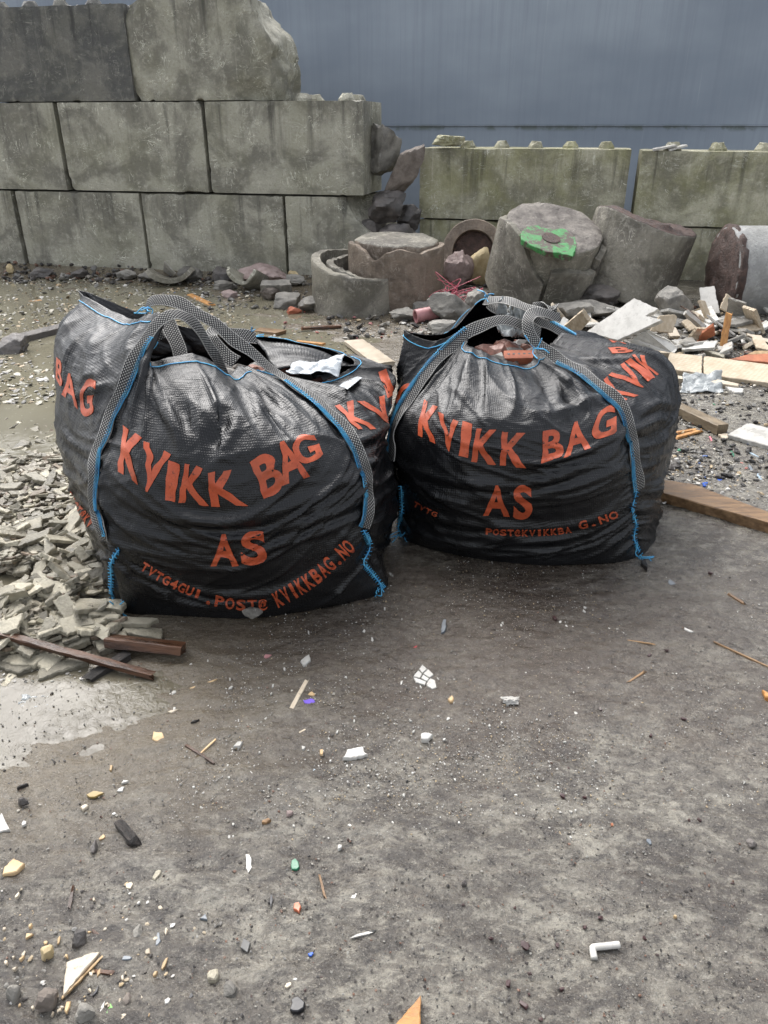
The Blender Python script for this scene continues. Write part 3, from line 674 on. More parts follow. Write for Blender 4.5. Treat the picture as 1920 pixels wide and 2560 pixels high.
def wrinkle(g, u, v, seed, lower=1.0):
    n = grid_normals(g); nv, nu = g.shape[:2]
    seg = np.linalg.norm(np.roll(g, -1, 1)-g, axis=2).mean(0); a = np.concatenate([[0], np.cumsum(seg)[:-1]]); per = seg.sum()
    A = np.broadcast_to(a[None], (nv, nu)); z = g[:, :, 2]; V = np.broadcast_to(v[:, None], (nv, nu))
    t = (u % 4)/4; ar = (1-(2*t-1)**2)[None]              # 0 at the seams, 1 mid panel
    ang = A/per*2*math.pi; cx, sx = np.cos(ang), np.sin(ang)   # periodic coordinates
    k = per/(2*math.pi)
    lowf = pn(cx*k*1.6, sx*k*1.6, z*1.6, seed+5)
    zb = z+0.15*ar*(1+0.5*lowf)+0.09*lowf
    lo = sst(0.66, 0.42, z)*sst(0.0, 0.07, z)
    def crest(n, w): return (1-np.minimum(np.abs(n)/w, 1))**2.3*1.15
    q = pn(cx*k*1.5, sx*k*1.5, zb*9, seed); q2 = pn(cx*k*2.6, sx*k*2.6, zb*20+3*lowf, seed+1); q3 = pn(cx*k*4, sx*k*4, zb*44, seed+2)
    ga = sst(-.15, .25, pn(cx*k*2.2, sx*k*2.2, zb*5, seed+7)); gb = sst(-.1, .3, pn(cx*k*3.1, sx*k*3.1, zb*7, seed+11))
    d = lo*(0.015*(crest(q, .30)-.35)+0.010*(crest(q2, .28)-.3)*ga+0.0024*(crest(q3, .3)-.3)*gb)*lower
    d += 0.024*pn(cx*k*2.6, sx*k*2.6, z*3.0, seed+3)+0.009*pn(cx*k*7, sx*k*7, z*5, seed+4)
    hi = sst(3.4, 4.8, V)*(1-0.8*sst(5.0, 5.8, V))
    d += (1-lo)*0.009*(crest(pn(cx*k*3.2+z*2, sx*k*3.2, z*7-cx, seed+21), .22)-.25)*sst(-.2, .2, pn(cx*k*2, sx*k*2, z*2, seed+23))
    w = pn(cx*k*7+z*2.5, sx*k*7, z*2.6, seed+6); w2 = pn(cx*k*15+z*4, sx*k*15, z*6.0, seed+8)
    d += hi*(0.016*(crest(w, .35)-.35)+0.006*(crest(w2, .35)-.35)*ga)
    d += lo*0.007*(crest(pn(cx*k*5, sx*k*5, z*7, seed+17), .5)-.4)
    d += 0.006*np.abs(pn(cx*k*4.5+z, sx*k*4.5, z*6, seed+19))
    up = 1-lo
    d += up*0.0022*(crest(pn(cx*k*6, sx*k*6, zb*30, seed+13), .3)-.3)
    dist = (np.minimum(t, 1-t)*4)[None]*per/16            # metres from the nearest seam
    d += np.exp(-(dist/0.07)**2)*(0.006*pn(0*A+u[None]*.6, z*26, 0, seed+9))*sst(0.0, .1, z)
    d -= np.exp(-(dist/0.016)**2)*0.008
    d *= (0.35+0.65*sst(-0.01, 0.05, z))
    g = g+n*d[:, :, None]
    g[:, :, 2] = np.maximum(g[:, :, 2], 0.003+0*g[:, :, 2])
    return g
_fontmesh = {}
def glyph(ch):
    if ch in _fontmesh: return _fontmesh[ch]
    cu = bpy.data.curves.new('glyph', 'FONT'); cu.body = ch; cu.offset = 0.034; cu.resolution_u = 6; cu.fill_mode = 'FRONT'
    ob = bpy.data.objects.new('glyph', cu); COL.objects.link(ob); bpy.context.view_layer.update()
    me = bpy.data.meshes.new_from_object(ob.evaluated_get(bpy.context.evaluated_depsgraph_get()))
    bpy.data.objects.remove(ob); bpy.data.curves.remove(cu)
    bm = bmesh.new(); bm.from_mesh(me); bpy.data.meshes.remove(me)
    xs = [v.co.x for v in bm.verts]; ys = [v.co.y for v in bm.verts]; x0, x1, y0, y1 = min(xs), max(xs), min(ys), max(ys)
    if ch == '.': y1 = y0+0.75
    for v in bm.verts: v.co.x = (v.co.x-x0)/(x1-x0); v.co.y = (v.co.y-y0)/(y1-y0); v.co.z = 0
    bmesh.ops.remove_doubles(bm, verts=bm.verts, dist=1e-5)
    for ax in (0, 1):
        for k in range(1, 14):
            no = [0, 0, 0]; no[ax] = 1; c0 = [0, 0, 0]; c0[ax] = k/14
            bmesh.ops.bisect_plane(bm, geom=bm.verts[:]+bm.edges[:]+bm.faces[:], plane_co=c0, plane_no=no, dist=1e-5)
    bm.verts.ensure_lookup_table(); bm.verts.index_update()
    r = (np.array([v.co[:2] for v in bm.verts]), [tuple(v.index for v in f.verts) for f in bm.faces]); bm.free()
    _fontmesh[ch] = r; return r
class Bag:
    def __init__(s, label, corners, zs, sc, over, seed, lower=1.0, folds=()):
        s.cage = make_cage(corners, zs, sc, over); s.nu, s.nv = 512, 170
        g, u, v = eval_cage(s.cage, s.nu, s.nv); g = wrinkle(g, u, v, seed, lower); g = add_folds(g, folds); g[:, :, 2] = np.maximum(g[:, :, 2], 0.003); s.g = g; s.n = grid_normals(g)
        c = np.mean(np.array(corners), 0); s.root = emp('bulk_bag', (c[0], c[1], 0)); tag(s.root, label, 'bulk bag')
        V = g.reshape(-1, 3); F = fgrid(s.nv, s.nu, True)
        seg = np.linalg.norm(np.roll(g, -1, 1)-g, axis=2).mean(0); a = np.concatenate([[0], np.cumsum(seg)[:-1]])
        hgt = np.concatenate([[0], np.cumsum(np.linalg.norm(np.diff(g, axis=0), axis=2).mean(1))])
        uv = np.stack([np.broadcast_to(a[None], g.shape[:2]).ravel(), np.broadcast_to(hgt[:, None], g.shape[:2]).ravel()], 1)
        s.F = F.tolist(); s.bvh = BVHTree.FromPolygons([Vector(p) for p in V.tolist()], s.F)
        # bottom panel
        cidx = len(V); V2 = np.vstack([V, [[c[0], c[1], 0.003]]]); F2 = s.F+[(cidx, (i+1) % s.nu, i) for i in range(s.nu)]; uv = np.vstack([uv, [[0, 0]]])
        s.body = obj('woven_body', V2, F2, M['fabric'], s.root, smooth=True, uv=uv)
        so = s.body.modifiers.new('thickness', 'SOLIDIFY'); so.thickness = 0.0025; so.offset = -1
    def hit(s, px, py, off=0.002):
        d = ray(px, py); h = s.bvh.ray_cast(Vector((0, 0, CAM_H)), Vector(d).normalized())
        if h[0] is None: return None, None
        n = np.array(h[1]);
        if n@d > 0: n = -n
        return np.array(h[0])+n*off, n
    def text(s, items, parent=None, name='printed_letter'):
        pl = Pile()
        for ch, q in items:
            v, f = glyph(ch); q = np.array(q, float)
            tl, tr, br, bl = q; x = v[:, :1]; y = v[:, 1:]
            pp = (bl*(1-x)+br*x)*(1-y)+(tl*(1-x)+tr*x)*y
            sc_ = np.linalg.norm(tl-bl)/95.0; pp = pp+sc_*np.stack([5.0*pn(pp[:, 0]/44, pp[:, 1]/30, 0, 4)+0.5*pn(pp[:, 0]/13, pp[:, 1]/10, 0, 6), 4.5*pn(pp[:, 0]/34, pp[:, 1]/30, 7, 5)], 1)
            out = []; ok = []
            for a in pp:
                p, n = s.hit(a[0], a[1], 0.0018); ok.append(p is not None); out.append(p if p is not None else (0, 0, 0))
            out = np.array(out)
            ff = []
            for q2 in f:
                if all(ok[i] for i in q2) and max(np.linalg.norm(out[q2[i]]-out[q2[i-1]]) for i in range(len(q2))) < 0.06: ff.append(q2)
            if ff and name == 'printed_letter': obj(name, out, ff, M['print'], s.root, smooth=True)
            elif ff: pl.add(out, ff)
        if pl.v: return obj(name, np.vstack(pl.v), pl.f, M['print'], s.root, smooth=True)
    def ribbon(s, name, pts, width, parent=None, stitch=None, facing=(0, -0.75, 0.65), lift=0.011):
        """pts: (px,py) lies on the cloth; (px,py,Y) or (px,py,Y,facing) hangs free"""
        C = []; N = []
        ex = []; run = []
        for q in list(pts)+[None]:
            if q is not None and len(q) == 2: run.append(q); continue
            if run: ex += [tuple(a) for a in crs(np.array(run, float), 14.0)] if len(run) > 2 else run; run = []
            if q is not None: ex.append(q)
        for q in ex:
            if len(q) == 2:
                p, n = s.hit(*q, lift)
                if p is None: continue
                if C and len(C) > 0 and abs(p[1]-C[-1][1]) > 0.4: continue
                C.append(p); N.append(n)
            else:
                C.append(P(*q[:3])); N.append(nm(q[3] if len(q) > 3 else facing))
        C = np.array(C); N = np.array(N)
        for _ in range(2):
            N[1:-1] = (N[:-2]+2*N[1:-1]+N[2:])/4; C[1:-1] = (C[:-2]+3*C[1:-1]+C[2:])/5
        CN = crs(np.hstack([C, N]), 0.008); C2 = CN[:, :3]; N2 = CN[:, 3:]
        T = np.gradient(C2, axis=0); T /= np.linalg.norm(T, axis=1)[:, None]+1e-9
        Wd = np.cross(T, N2); Wd /= np.linalg.norm(Wd, axis=1)[:, None]+1e-9; Nn = np.cross(Wd, T)
        L = np.concatenate([[0], np.cumsum(np.linalg.norm(np.diff(C2, axis=0), axis=1))])
        V = []; UV = []; th = 0.0016; prof = [(-.5, -1), (-.5, 1), (-.25, 1.6), (0, 1.9), (.25, 1.6), (.5, 1), (.5, -1), (0, -.2)]
        for i in range(len(C2)):
            ww = width*(1+0.10*math.sin(L[i]*23)+0.05*math.sin(L[i]*51))
            wig = 0.003*math.sin(L[i]*40)
            for (a, b) in prof: V.append(C2[i]+Wd[i]*(a*ww+wig)+Nn[i]*b*th); UV.append((L[i], a+.5))
        f = [tuple(x) for x in fgrid(len(C2), 8, True)]+[tuple(range(7, -1, -1)), tuple(range((len(C2)-1)*8, len(C2)*8))]
        o = obj(name, V, f, M['strap'], s.root, uv=UV, autos=60)
        if stitch:
            side, i0, i1 = stitch; pts2 = []; k = 0; a = L[-1]*i0; b = L[-1]*i1
            idx = [i for i in range(len(C2)) if a <= L[i] <= b]
            for i in idx:
                e = side*width*(0.62 if k % 2 else 0.24); hgt = 0.0058
                pts2.append(C2[i]+Wd[i]*e+Nn[i]*hgt); k += 1
            pl = Pile(); v1, f1 = tube_v(pts2, 0.0019, 4); pl.add(v1, f1)
            v1, f1 = tube_v([C2[i]+Wd[i]*side*width*0.53+Nn[i]*0.0045 for i in idx], 0.0017, 4); pl.add(v1, f1)
            st = obj('stitching', np.vstack(pl.v), pl.f, M['thread'], s.root, smooth=True)
            st.parent = o; st.matrix_parent_inverse = Matrix.Identity(4)
        return o
    def seamline(s, pts, r=0.0022, zig=0.006, name='seam_stitching'):
        C = []
        for q in crs(np.array(pts, float), 10.0):
            p, n = (s.hit(q[0], q[1], 0.006) if len(q) == 2 else (P(*q), None))
            if p is not None: C.append(p)
        c = crs(C, 0.006); c[1:-1] = (c[:-2]+c[1:-1]+c[2:])/3; T = np.gradient(c, axis=0); side = np.cross(T, [0, -0.8, 0.6]); side /= np.linalg.norm(side, axis=1)[:, None]+1e-9
        c2 = c+side*(zig*np.where(np.arange(len(c)) % 2 == 0, 1, -1))[:, None]
        pl = Pile(); v1, f1 = tube_v(c2, r*0.7, 4); pl.add(v1, f1); v1, f1 = tube_v(c, r, 5); pl.add(v1, f1)
        return obj(name, np.vstack(pl.v), pl.f, M['thread'], s.root, smooth=True)
    def rimline(s, u0, u1, vfrac, name='hem_stitching'):
        i0, i1 = int(u0/NC*s.nu), int(u1/NC*s.nu); j = int(vfrac*(s.nv-1))
        p = np.array([s.g[j, i % s.nu]+s.n[j, i % s.nu]*0.002 for i in range(i0, i1+1)])
        dash = tube_v(p, 0.0019, 4)
        return obj(name, dash[0], dash[1], M['thread'], s.root, smooth=True)

# --- left bag
Q = lambda pts, ox, oy, k: [(ox+a*k, oy+b*k) for a, b in pts]
z3 = lambda *p: Q(p, 80, 680, .5666)
z4 = lambda *p: Q(p, 940, 700, .5907)

folds1 = [(.020,.030,z3((500,400),(560,560),(650,690),(730,800))), (-.022,.030,z3((590,520),(680,680),(745,850))), (-.030,.035,z3((860,620),(815,720),(790,790))), (.018,.022,z3((905,640),(860,740),(840,800))),
 (-.020,.028,z3((1010,480),(1060,620),(1140,720))), (.018,.025,z3((960,500),(1015,640),(1075,740))), (.012,.016,z3((700,560),(780,640),(800,700))),
 (.016,.020,z3((400,985),(600,1075),(850,1100),(1100,1050),(1420,910))), (-.014,.016,z3((390,1040),(600,1125),(850,1145),(1100,1095),(1430,950))), (.012,.014,z3((380,1110),(560,1175),(760,1195))), (.013,.014,z3((900,1130),(1150,1080),(1440,960))),
 (.012,.014,z3((430,1225),(600,1255),(800,1310))), (.012,.013,z3((1050,1150),(1250,1090),(1470,1010))), (-.010,.012,z3((1080,1185),(1260,1125),(1475,1045))), (.014,.015,z3((1000,1230),(1250,1160),(1480,1060))),
 (.014,.016,z3((420,1310),(700,1395),(900,1425),(1150,1385),(1450,1180))), (-.012,.013,z3((430,1345),(700,1430),(900,1460),(1150,1420),(1440,1230))), (.010,.013,z3((430,1400),(700,1470),(960,1490))),
 (.014,.016,z3((120,690),(190,760),(275,800))), (-.012,.014,z3((130,740),(200,810),(272,860))), (.014,.016,z3((150,800),(220,890),(270,960))), (.012,.014,z3((190,960),(260,1060),(345,1150))), (-.010,.012,z3((200,1020),(265,1110),(340,1190))), (.012,.016,z3((330,820),(300,950),(330,1080))),
 (.014,.018,z3((1380,760),(1460,735),(1580,700))), (-.012,.014,z3((1400,800),(1480,775),(1585,745))), (.012,.014,z3((1450,860),(1510,840),(1570,800))), (.015,.02,z3((170,560),(260,520),(420,480)))]
folds2 = [(.018,.024,z4((395,300),(385,450),(345,560))), (-.018,.024,z4((440,330),(450,470),(420,560))), (-.026,.026,z4((690,395),(725,470),(740,530))), (.022,.024,z4((690,560),(790,555),(900,510),(990,470))), (.018,.02,z4((760,400),(850,440),(890,510))), (-.018,.022,z4((800,480),(830,520),(850,540))),
 (.016,.018,z4((110,790),(400,860),(700,850),(1060,700))), (-.013,.014,z4((110,830),(400,900),(700,890),(1060,750))), (.013,.014,z4((110,880),(300,930),(520,990))), (.013,.014,z4((600,905),(820,880),(1070,790))), (.012,.013,z4((640,960),(850,930),(1080,850))),
 (.022,.020,z4((150,985),(400,1030),(700,1045),(900,1015),(1070,930))), (-.020,.016,z4((160,1025),(400,1070),(700,1088),(900,1055),(1070,975))), (.012,.013,z4((600,800),(850,740),(1050,650))), (.010,.014,z4((200,1080),(450,1130),(800,1150),(1050,1090))),
 (.015,.017,z4((1090,640),(1180,600),(1265,590))), (-.014,.014,z4((1090,680),(1190,645),(1262,625))), (.015,.016,z4((1090,725),(1200,690),(1260,650))), (.014,.015,z4((1110,805),(1180,780),(1225,755))), (.014,.018,z4((1120,560),(1200,520),(1270,530))), (-.012,.015,z4((1115,600),(1190,560),(1268,560))), (.015,.018,z4((790,330),(950,340),(1130,330)))]
c1 = [(-0.889, 2.13, 0), (0.0, 2.267, 0), (-0.137, 3.156, 0), (-1.026, 3.02, 0)]
ov = {(0,0):(300,1530,2.13),(1,0):(280,1440,2.11),(2,0):(255,1310,2.10),(3,0):(236,1190,2.14),(4,0):(268,1080,2.22),(5,0):(330,940,2.32),(6,0):(408,790,2.44),
 (0,4):(960,1478,2.265),(1,4):(925,1400,2.23),(2,4):(930,1290,2.19),(3,4):(915,1180,2.20),(4,4):(850,1075,2.26),(5,4):(740,985,2.40),(6,4):(612,912,2.56),
 (0,2):(620,1548,2.09),(1,2):(615,1480,2.03),(2,2):(605,1370,1.99),(3,2):(590,1240,1.99),(4,2):(560,1110,2.06),(5,2):(520,990,2.22),(6,2):(470,895,2.40),
 (0,1):(450,1545,2.10),(1,1):(440,1470,2.05),(2,1):(425,1350,2.02),(3,1):(405,1225,2.03),(4,1):(400,1100,2.10),(5,1):(392,985,2.24),(6,1):(372,902,2.38),
 (0,3):(800,1520,2.15),(1,3):(790,1450,2.08),(2,3):(785,1345,2.05),(3,3):(775,1220,2.06),(4,3):(730,1100,2.12),(5,3):(650,1000,2.28),(6,3):(560,930,2.46),
 (0,14):(245,1410,2.5),(1,14):(215,1330,2.5),(2,14):(185,1230,2.52),(3,14):(155,1080,2.55),(4,14):(145,960,2.62),(5,14):(155,850,2.72),(6,14):(270,772,2.80),
 (4,13):(155,900,2.92),(5,13):(165,810,2.95),(6,13):(206,738,2.95),
 (0,15):(262,1470,2.3),(1,15):(245,1380,2.3),(2,15):(212,1270,2.32),(3,15):(185,1150,2.36),(4,15):(200,1010,2.42),(5,15):(245,890,2.5),(6,15):(345,798,2.6),
 (3,5):(958,1150,2.4),(4,5):(958,1050,2.45),(5,5):(870,975,2.52),(6,5):(715,945,2.62),
 (3,6):(966,1080,2.62),(4,6):(983,1000,2.65),(5,6):(940,945,2.72),(6,6):(800,948,2.68),
 (4,7):(983,960,2.85),(5,7):(965,925,2.86),(6,7):(882,914,2.80),
 (5,8):(955,915,3.0),(6,8):(850,885,2.98),(6,9):(645,838,3.0),(6,10):(540,832,3.08),(6,11):(400,800,3.1),(6,12):(216,731,3.02)}
bag1 = Bag('left black bulk bag beside the grey stone heap, orange print and loose straps', c1, [0, .12, .29, .45, .58, .64, .70], [1, 1.05, 1.08, 1.10, 1.06, .98, .8], ov, 3, 0.8, folds1)
bag1.text([('K', z3((405,678),(497,738),(465,940),(378,880))), ('V', z3((495,742),(615,803),(560,985),(468,960))), ('I', z3((604,828),(652,850),(628,1012),(582,1005))),
  ('K', z3((676,842),(768,872),(778,1030),(644,1014))), ('K', z3((775,888),(898,872),(955,1030),(790,1036))), ('B', z3((960,838),(1062,772),(1120,955),(1025,1003))),
  ('A', z3((1050,775),(1150,715),(1225,900),(1105,945))), ('G', z3((1130,728),(1245,708),(1285,815),(1175,870)))])
bag1.text([('A', z3((795,1160),(905,1155),(915,1297),(788,1297))), ('S', z3((925,1148),(1025,1135),(1042,1285),(922,1297)))])
def along(txt, top, h, skew=0.0, gap=0.12):
    c = crs(np.array(top, float), 2.0); L = np.concatenate([[0], np.cumsum(np.linalg.norm(np.diff(c, axis=0), axis=1))]); n = len(txt); out = []
    at = lambda s: np.array([np.interp(s, L, c[:, 0]), np.interp(s, L, c[:, 1])])
    for i, ch in enumerate(txt):
        if ch == ' ': continue
        a, b = at(L[-1]*(i+gap/2)/n), at(L[-1]*(i+1-gap/2)/n); d = (b-a)/np.linalg.norm(b-a)
        if ch in 'I1.': m_ = (a+b)/2; a, b = m_+(a-m_)*.45, m_+(b-m_)*.45
        dn = np.array([-d[1], d[0]])*h
        out.append((ch, [a, b, b+dn, a+dn]))
    return out
bag1.text(along('TVTG4GU1', z3((495,1275),(560,1318),(620,1350),(700,1385),(755,1405)), 24), name='printed_line')
bag1.text(along('.POST@', z3((765,1412),(830,1428),(940,1445),(1040,1440)), 28), name='printed_line')
bag1.text(along('KVIKKBAG.NO', z3((1052,1420),(1140,1372),(1230,1312),(1310,1240),(1385,1172)), 40), name='printed_line')
bag1.text([('B', z3((112,375),(138,400),(135,520),(108,470))), ('A', z3((145,430),(195,460),(200,605),(135,540))), ('G', z3((212,480),(285,462),(268,630),(205,655)))])
bag1.text([('K', z3((1338,590),(1432,568),(1515,690),(1440,700))), ('V', z3((1435,572),(1560,545),(1600,660),(1555,690))), ('I', z3((1530,440),(1562,425),(1598,540),(1572,560)))])
bag1.text(along('POST@KV', z3((172,965),(215,1030),(285,1095)), 28), name='printed_line')
S1 = bag1.ribbon('lifting_strap', [(266,1350),(243,1275),(237,1195),(250,1125),(275,1060),(300,990),(335,910),(372,845),(403,797,2.42),(432,768,2.41,(-.3,-.6,.8)),(470,782,2.45,(.3,-.5,.8)),(510,835,2.50,(.5,-.5,.7)),(545,895,2.54,(.5,-.6,.5)),(562,945,2.58,(.5,-.7,.3))], 0.042, stitch=(1, 0.02, 0.62))
S2 = bag1.ribbon('lifting_strap', [(905,1318),(918,1258),(910,1178),(888,1113),(848,1062),(790,1008),(722,960),(665,922),(605,868,2.52),(540,806,2.58),(470,760,2.64),(405,740,2.68),(368,742,2.70,(-.6,-.3,.7)),(360,775,2.73,(-.9,-.4,.0)),(372,812,2.74,(-.7,-.6,-.3)),(400,850,2.74)], 0.041, stitch=(-1, 0.0, 0.46))
bag1.ribbon('lifting_strap', [(640,845,2.94),(600,838,2.92),(560,835,2.86),(535,815,2.80,(.2,-.9,.2)),(515,835,2.76,(-.8,-.6,.1)),(530,870,2.74,(.6,-.7,.2)),(560,880,2.72),(590,905,2.70)], 0.05)
bag1.ribbon('lifting_strap', [(420,800,2.80,(.2,-.9,.2)),(440,850,2.74,(.3,-.9,.2)),(455,900,2.70,(.4,-.9,.1)),(465,940,2.66,(.3,-.9,.1))], 0.05)
bag1.seamline([(300,1372),(283,1400),(280,1440),(284,1490),(300,1528)], 0.0026, 0.010)
bag1.seamline([(905,1325),(922,1368),(905,1405),(925,1430),(955,1470)], 0.0026, 0.010)
bag1.rimline(0.35, 3.9, 0.965); bag1.rimline(13.0, 15.8, 0.972); bag1.rimline(4.1, 9.0, 0.972)

# --- right bag
c2 = [(0.064, 2.68, 0), (0.97, 2.49, 0), (1.155, 3.37, 0), (0.25, 3.56, 0)]
ov = {(0,0):(1000,1338,2.67),(1,0):(1005,1270,2.64),(2,0):(990,1195,2.62),(3,0):(982,1120,2.64),(4,0):(1000,1040,2.68),(5,0):(1065,945,2.76),(6,0):(1180,818,2.88),
 (0,4):(1600,1395,2.49),(1,4):(1590,1300,2.46),(2,4):(1582,1210,2.45),(3,4):(1574,1120,2.46),(4,4):(1556,1030,2.52),(5,4):(1450,935,2.66),(6,4):(1345,882,2.84),
 (0,2):(1300,1412,2.44),(1,2):(1300,1360,2.38),(2,2):(1300,1260,2.32),(3,2):(1295,1150,2.31),(4,2):(1285,1050,2.36),(5,2):(1265,960,2.52),(6,2):(1250,888,2.76),
 (0,1):(1130,1385,2.5),(1,1):(1130,1330,2.45),(2,1):(1120,1240,2.40),(3,1):(1115,1140,2.40),(4,1):(1120,1045,2.46),(5,1):(1140,955,2.62),(6,1):(1168,866,2.80),
 (0,3):(1460,1412,2.42),(1,3):(1460,1340,2.37),(2,3):(1455,1240,2.33),(3,3):(1450,1130,2.34),(4,3):(1430,1035,2.42),(5,3):(1370,955,2.58),(6,3):(1312,902,2.80),
 (0,5):(1640,1340,2.68),(1,5):(1650,1270,2.66),(2,5):(1655,1180,2.64),(3,5):(1662,1090,2.66),(4,5):(1655,990,2.70),(5,5):(1560,915,2.80),(6,5):(1375,858,2.96),
 (2,6):(1665,1150,2.90),(3,6):(1690,1060,2.90),(4,6):(1694,985,2.92),(5,6):(1635,892,2.98),(6,6):(1400,842,3.05),
 (4,7):(1688,940,3.15),(5,7):(1590,866,3.15),(6,7):(1415,836,3.1),
 (5,8):(1500,842,3.25),(6,8):(1405,828,3.15),(6,9):(1370,820,3.25),(6,10):(1315,812,3.3),(6,11):(1265,790,3.3),(6,12):(1214,745,3.22),
 (6,13):(1118,826,3.08),(6,14):(1003,822,2.95),(6,15):(1085,852,2.86),(5,15):(1010,930,2.85),(5,14):(1000,880,2.98)}
bag2 = Bag('right black bulk bag gathered at the top beneath a bunch of straps', c2, [0, .12, .28, .40, .51, .60, .68], [1, 1.05, 1.08, 1.09, 1.05, .97, .75], ov, 14, 0.8, folds2)
bag2.text([('K', z4((205,508),(268,545),(255,698),(175,660))), ('V', z4((262,560),(352,600),(335,728),(285,725))), ('I', z4((368,600),(408,610),(388,752),(350,748))),
  ('K', z4((425,630),(522,632),(508,782),(402,770))), ('K', z4((533,640),(645,650),(637,792),(523,787))), ('B', z4((705,640),(780,622),(795,755),(698,773))),
  ('A', z4((805,610),(885,590),(910,712),(790,752))), ('G', z4((930,555),(1012,518),(1015,650),(905,690)))])
bag2.text([('A', z4((470,870),(555,868),(565,1000),(455,997))), ('S', z4((582,868),(660,868),(660,1008),(578,1014)))])
bag2.text(along('POST@KVIKKBA', z4((465,1048),(560,1055),(660,1056),(760,1050),(825,1040)), 17), name='printed_line')
bag2.text(along('G.NO', z4((850,1025),(900,1012),(960,995),(1018,972)), 20), name='printed_line')
bag2.text(along('TVTG', z4((165,935),(215,962),(265,985)), 13), name='printed_line')
bag2.text([('K', z4((940,450),(985,402),(1110,488),(1050,513))), ('V', z4((985,402),(1048,350),(1150,430),(1120,482))), ('I', z4((1052,345),(1078,328),(1180,415),(1155,432))),
  ('K', z4((1085,318),(1150,320),(1200,398),(1178,420))), ('B', z4((980,288),(1065,282),(1095,306),(1000,312))), ('A', z4((948,238),(1035,252),(1060,272),(1000,266)))])
bag2.text([('G', z4((92,450),(162,435),(152,522),(78,552))), ('A', z4((15,365),(50,380),(62,430),(35,430)))])
bag2.ribbon('lifting_strap', [(985,1150),(985,1090),(1003,1035),(1040,975),(1085,915),(1135,862),(1178,822,2.84),(1215,800,2.85,(-.2,-.6,.8)),(1265,795,2.87),(1315,808,2.89),(1350,835,2.92)], 0.045, stitch=(-1, 0.0, 0.66))
bag2.ribbon('lifting_strap', [(1592,1222),(1584,1150),(1574,1085),(1562,1035),(1530,993),(1460,940),(1400,905),(1352,872,2.80),(1318,835,2.80),(1305,800,2.84,(-.5,-.7,.4)),(1325,775,2.90,(-.3,-.5,.8)),(1365,775,2.95),(1400,795,2.98,(.5,-.6,.5))], 0.044, stitch=(-1, 0.0, 0.6))
bag2.ribbon('lifting_strap', [(1213,752,3.20),(1245,745,3.14,(0,-.5,.85)),(1290,752,3.06,(0,-.5,.85)),(1335,775,3.0),(1375,800,2.97,(.2,-.7,.6)),(1395,785,2.97,(.8,-.5,.2)),(1400,765,3.0,(.6,-.3,-.6)),(1370,758,3.05,(0,-.4,-.9)),(1330,768,3.08)], 0.043)
bag2.ribbon('lifting_strap', [(1225,760,3.2),(1255,772,3.15),(1280,800,3.1,(.3,-.8,.4)),(1300,840,3.05,(.3,-.9,.2))], 0.045)
bag2.ribbon('lifting_strap', [(1330,790,3.0),(1370,812,3.05),(1400,828,3.1),(1440,848,3.12,(.2,-.5,.8))], 0.045, stitch=(-1, 0.4, 1))
bag2.seamline([(1590,1225),(1578,1270),(1588,1310),(1582,1345),(1602,1390)], 0.0026, 0.010)
bag2.seamline([(1005,1215),(1008,1270),(1000,1310),(998,1334)], 0.0026, 0.010)
bag2.rimline(0.35, 3.9, 0.965); bag2.rimline(13.2, 15.8, 0.97); bag2.rimline(12.05, 13.0, 0.97)

# thread tufts at the bag corners and what is tied / tucked in
def tuft(bag, p, n=7, L=0.04, seed=0, name='thread_tuft'):
    rs = np.random.RandomState(seed); pl = Pile()
    for i in range(n):
        d = nm(rs.randn(3)+np.array([0, -0.6, 0.1])); k = p+nm(rs.randn(3))*0.008
        pts = crs([k, k+d*L*.5+rs.randn(3)*.006, k+d*L+rs.randn(3)*.01-np.array([0, 0, .008])], 0.006); pts[:, 2] = np.maximum(pts[:, 2], 0.004); v, f = tube_v(pts, 0.0022, 4); pl.add(v, f)
    return obj(name, np.vstack(pl.v), pl.f, M['thread'], bag.root, smooth=True)
tuft(bag1, P(300, 1528, 2.10), 9, .045, 1); tuft(bag1, P(950, 1468, 2.24), 6, .04, 2); tuft(bag2, P(1000, 1336, 2.65), 12, .045, 3); tuft(bag2, P(1600, 1392, 2.47), 8, .04, 4)
tuft(bag1, P(633, 842, 2.96), 5, .05, 5); tuft(bag2, P(1215, 746, 3.18), 6, .04, 6); tuft(bag2, P(1340, 872, 2.78), 5, .04, 7); tuft(bag1, P(372, 770, 2.68), 5, .04, 8)

def fill(bag, label, z0, mats, seed, name='brick_rubble'):
    pts = bag.g[-8]; c = pts.mean(0); rs = np.random.RandomState(seed); pl = Pile()
    cols = [(0.20, 0.08, 0.055), (0.12, 0.11, 0.10), (0.20, 0.19, 0.17), (0.10, 0.09, 0.08), (0.30, 0.28, 0.25), (0.28, 0.12, 0.08)]
    for i in range(130):
        q = pts[rs.randint(len(pts))]; t = rs.rand()**0.6*0.86; p = c+(q-c)*t
        v, f = rock_v(rs.uniform(0.05, 0.13, 3), seed*100+i, 2, 7, 0.05, rs.uniform(0, 6, 3)); v += np.array([p[0], p[1], z0-0.10*t+rs.uniform(-.03, .02)]); pl.add(v, f, cols[rs.randint(len(cols))])
    o = pl.done(name, 'bits'); tag(o, label, 'rubble', kind='stuff'); return o
fill(bag1, 'broken brick rubble filling the left bag', 0.63, None, 5)
fill(bag2, 'broken brick rubble filling the right bag', 0.635, None, 6)
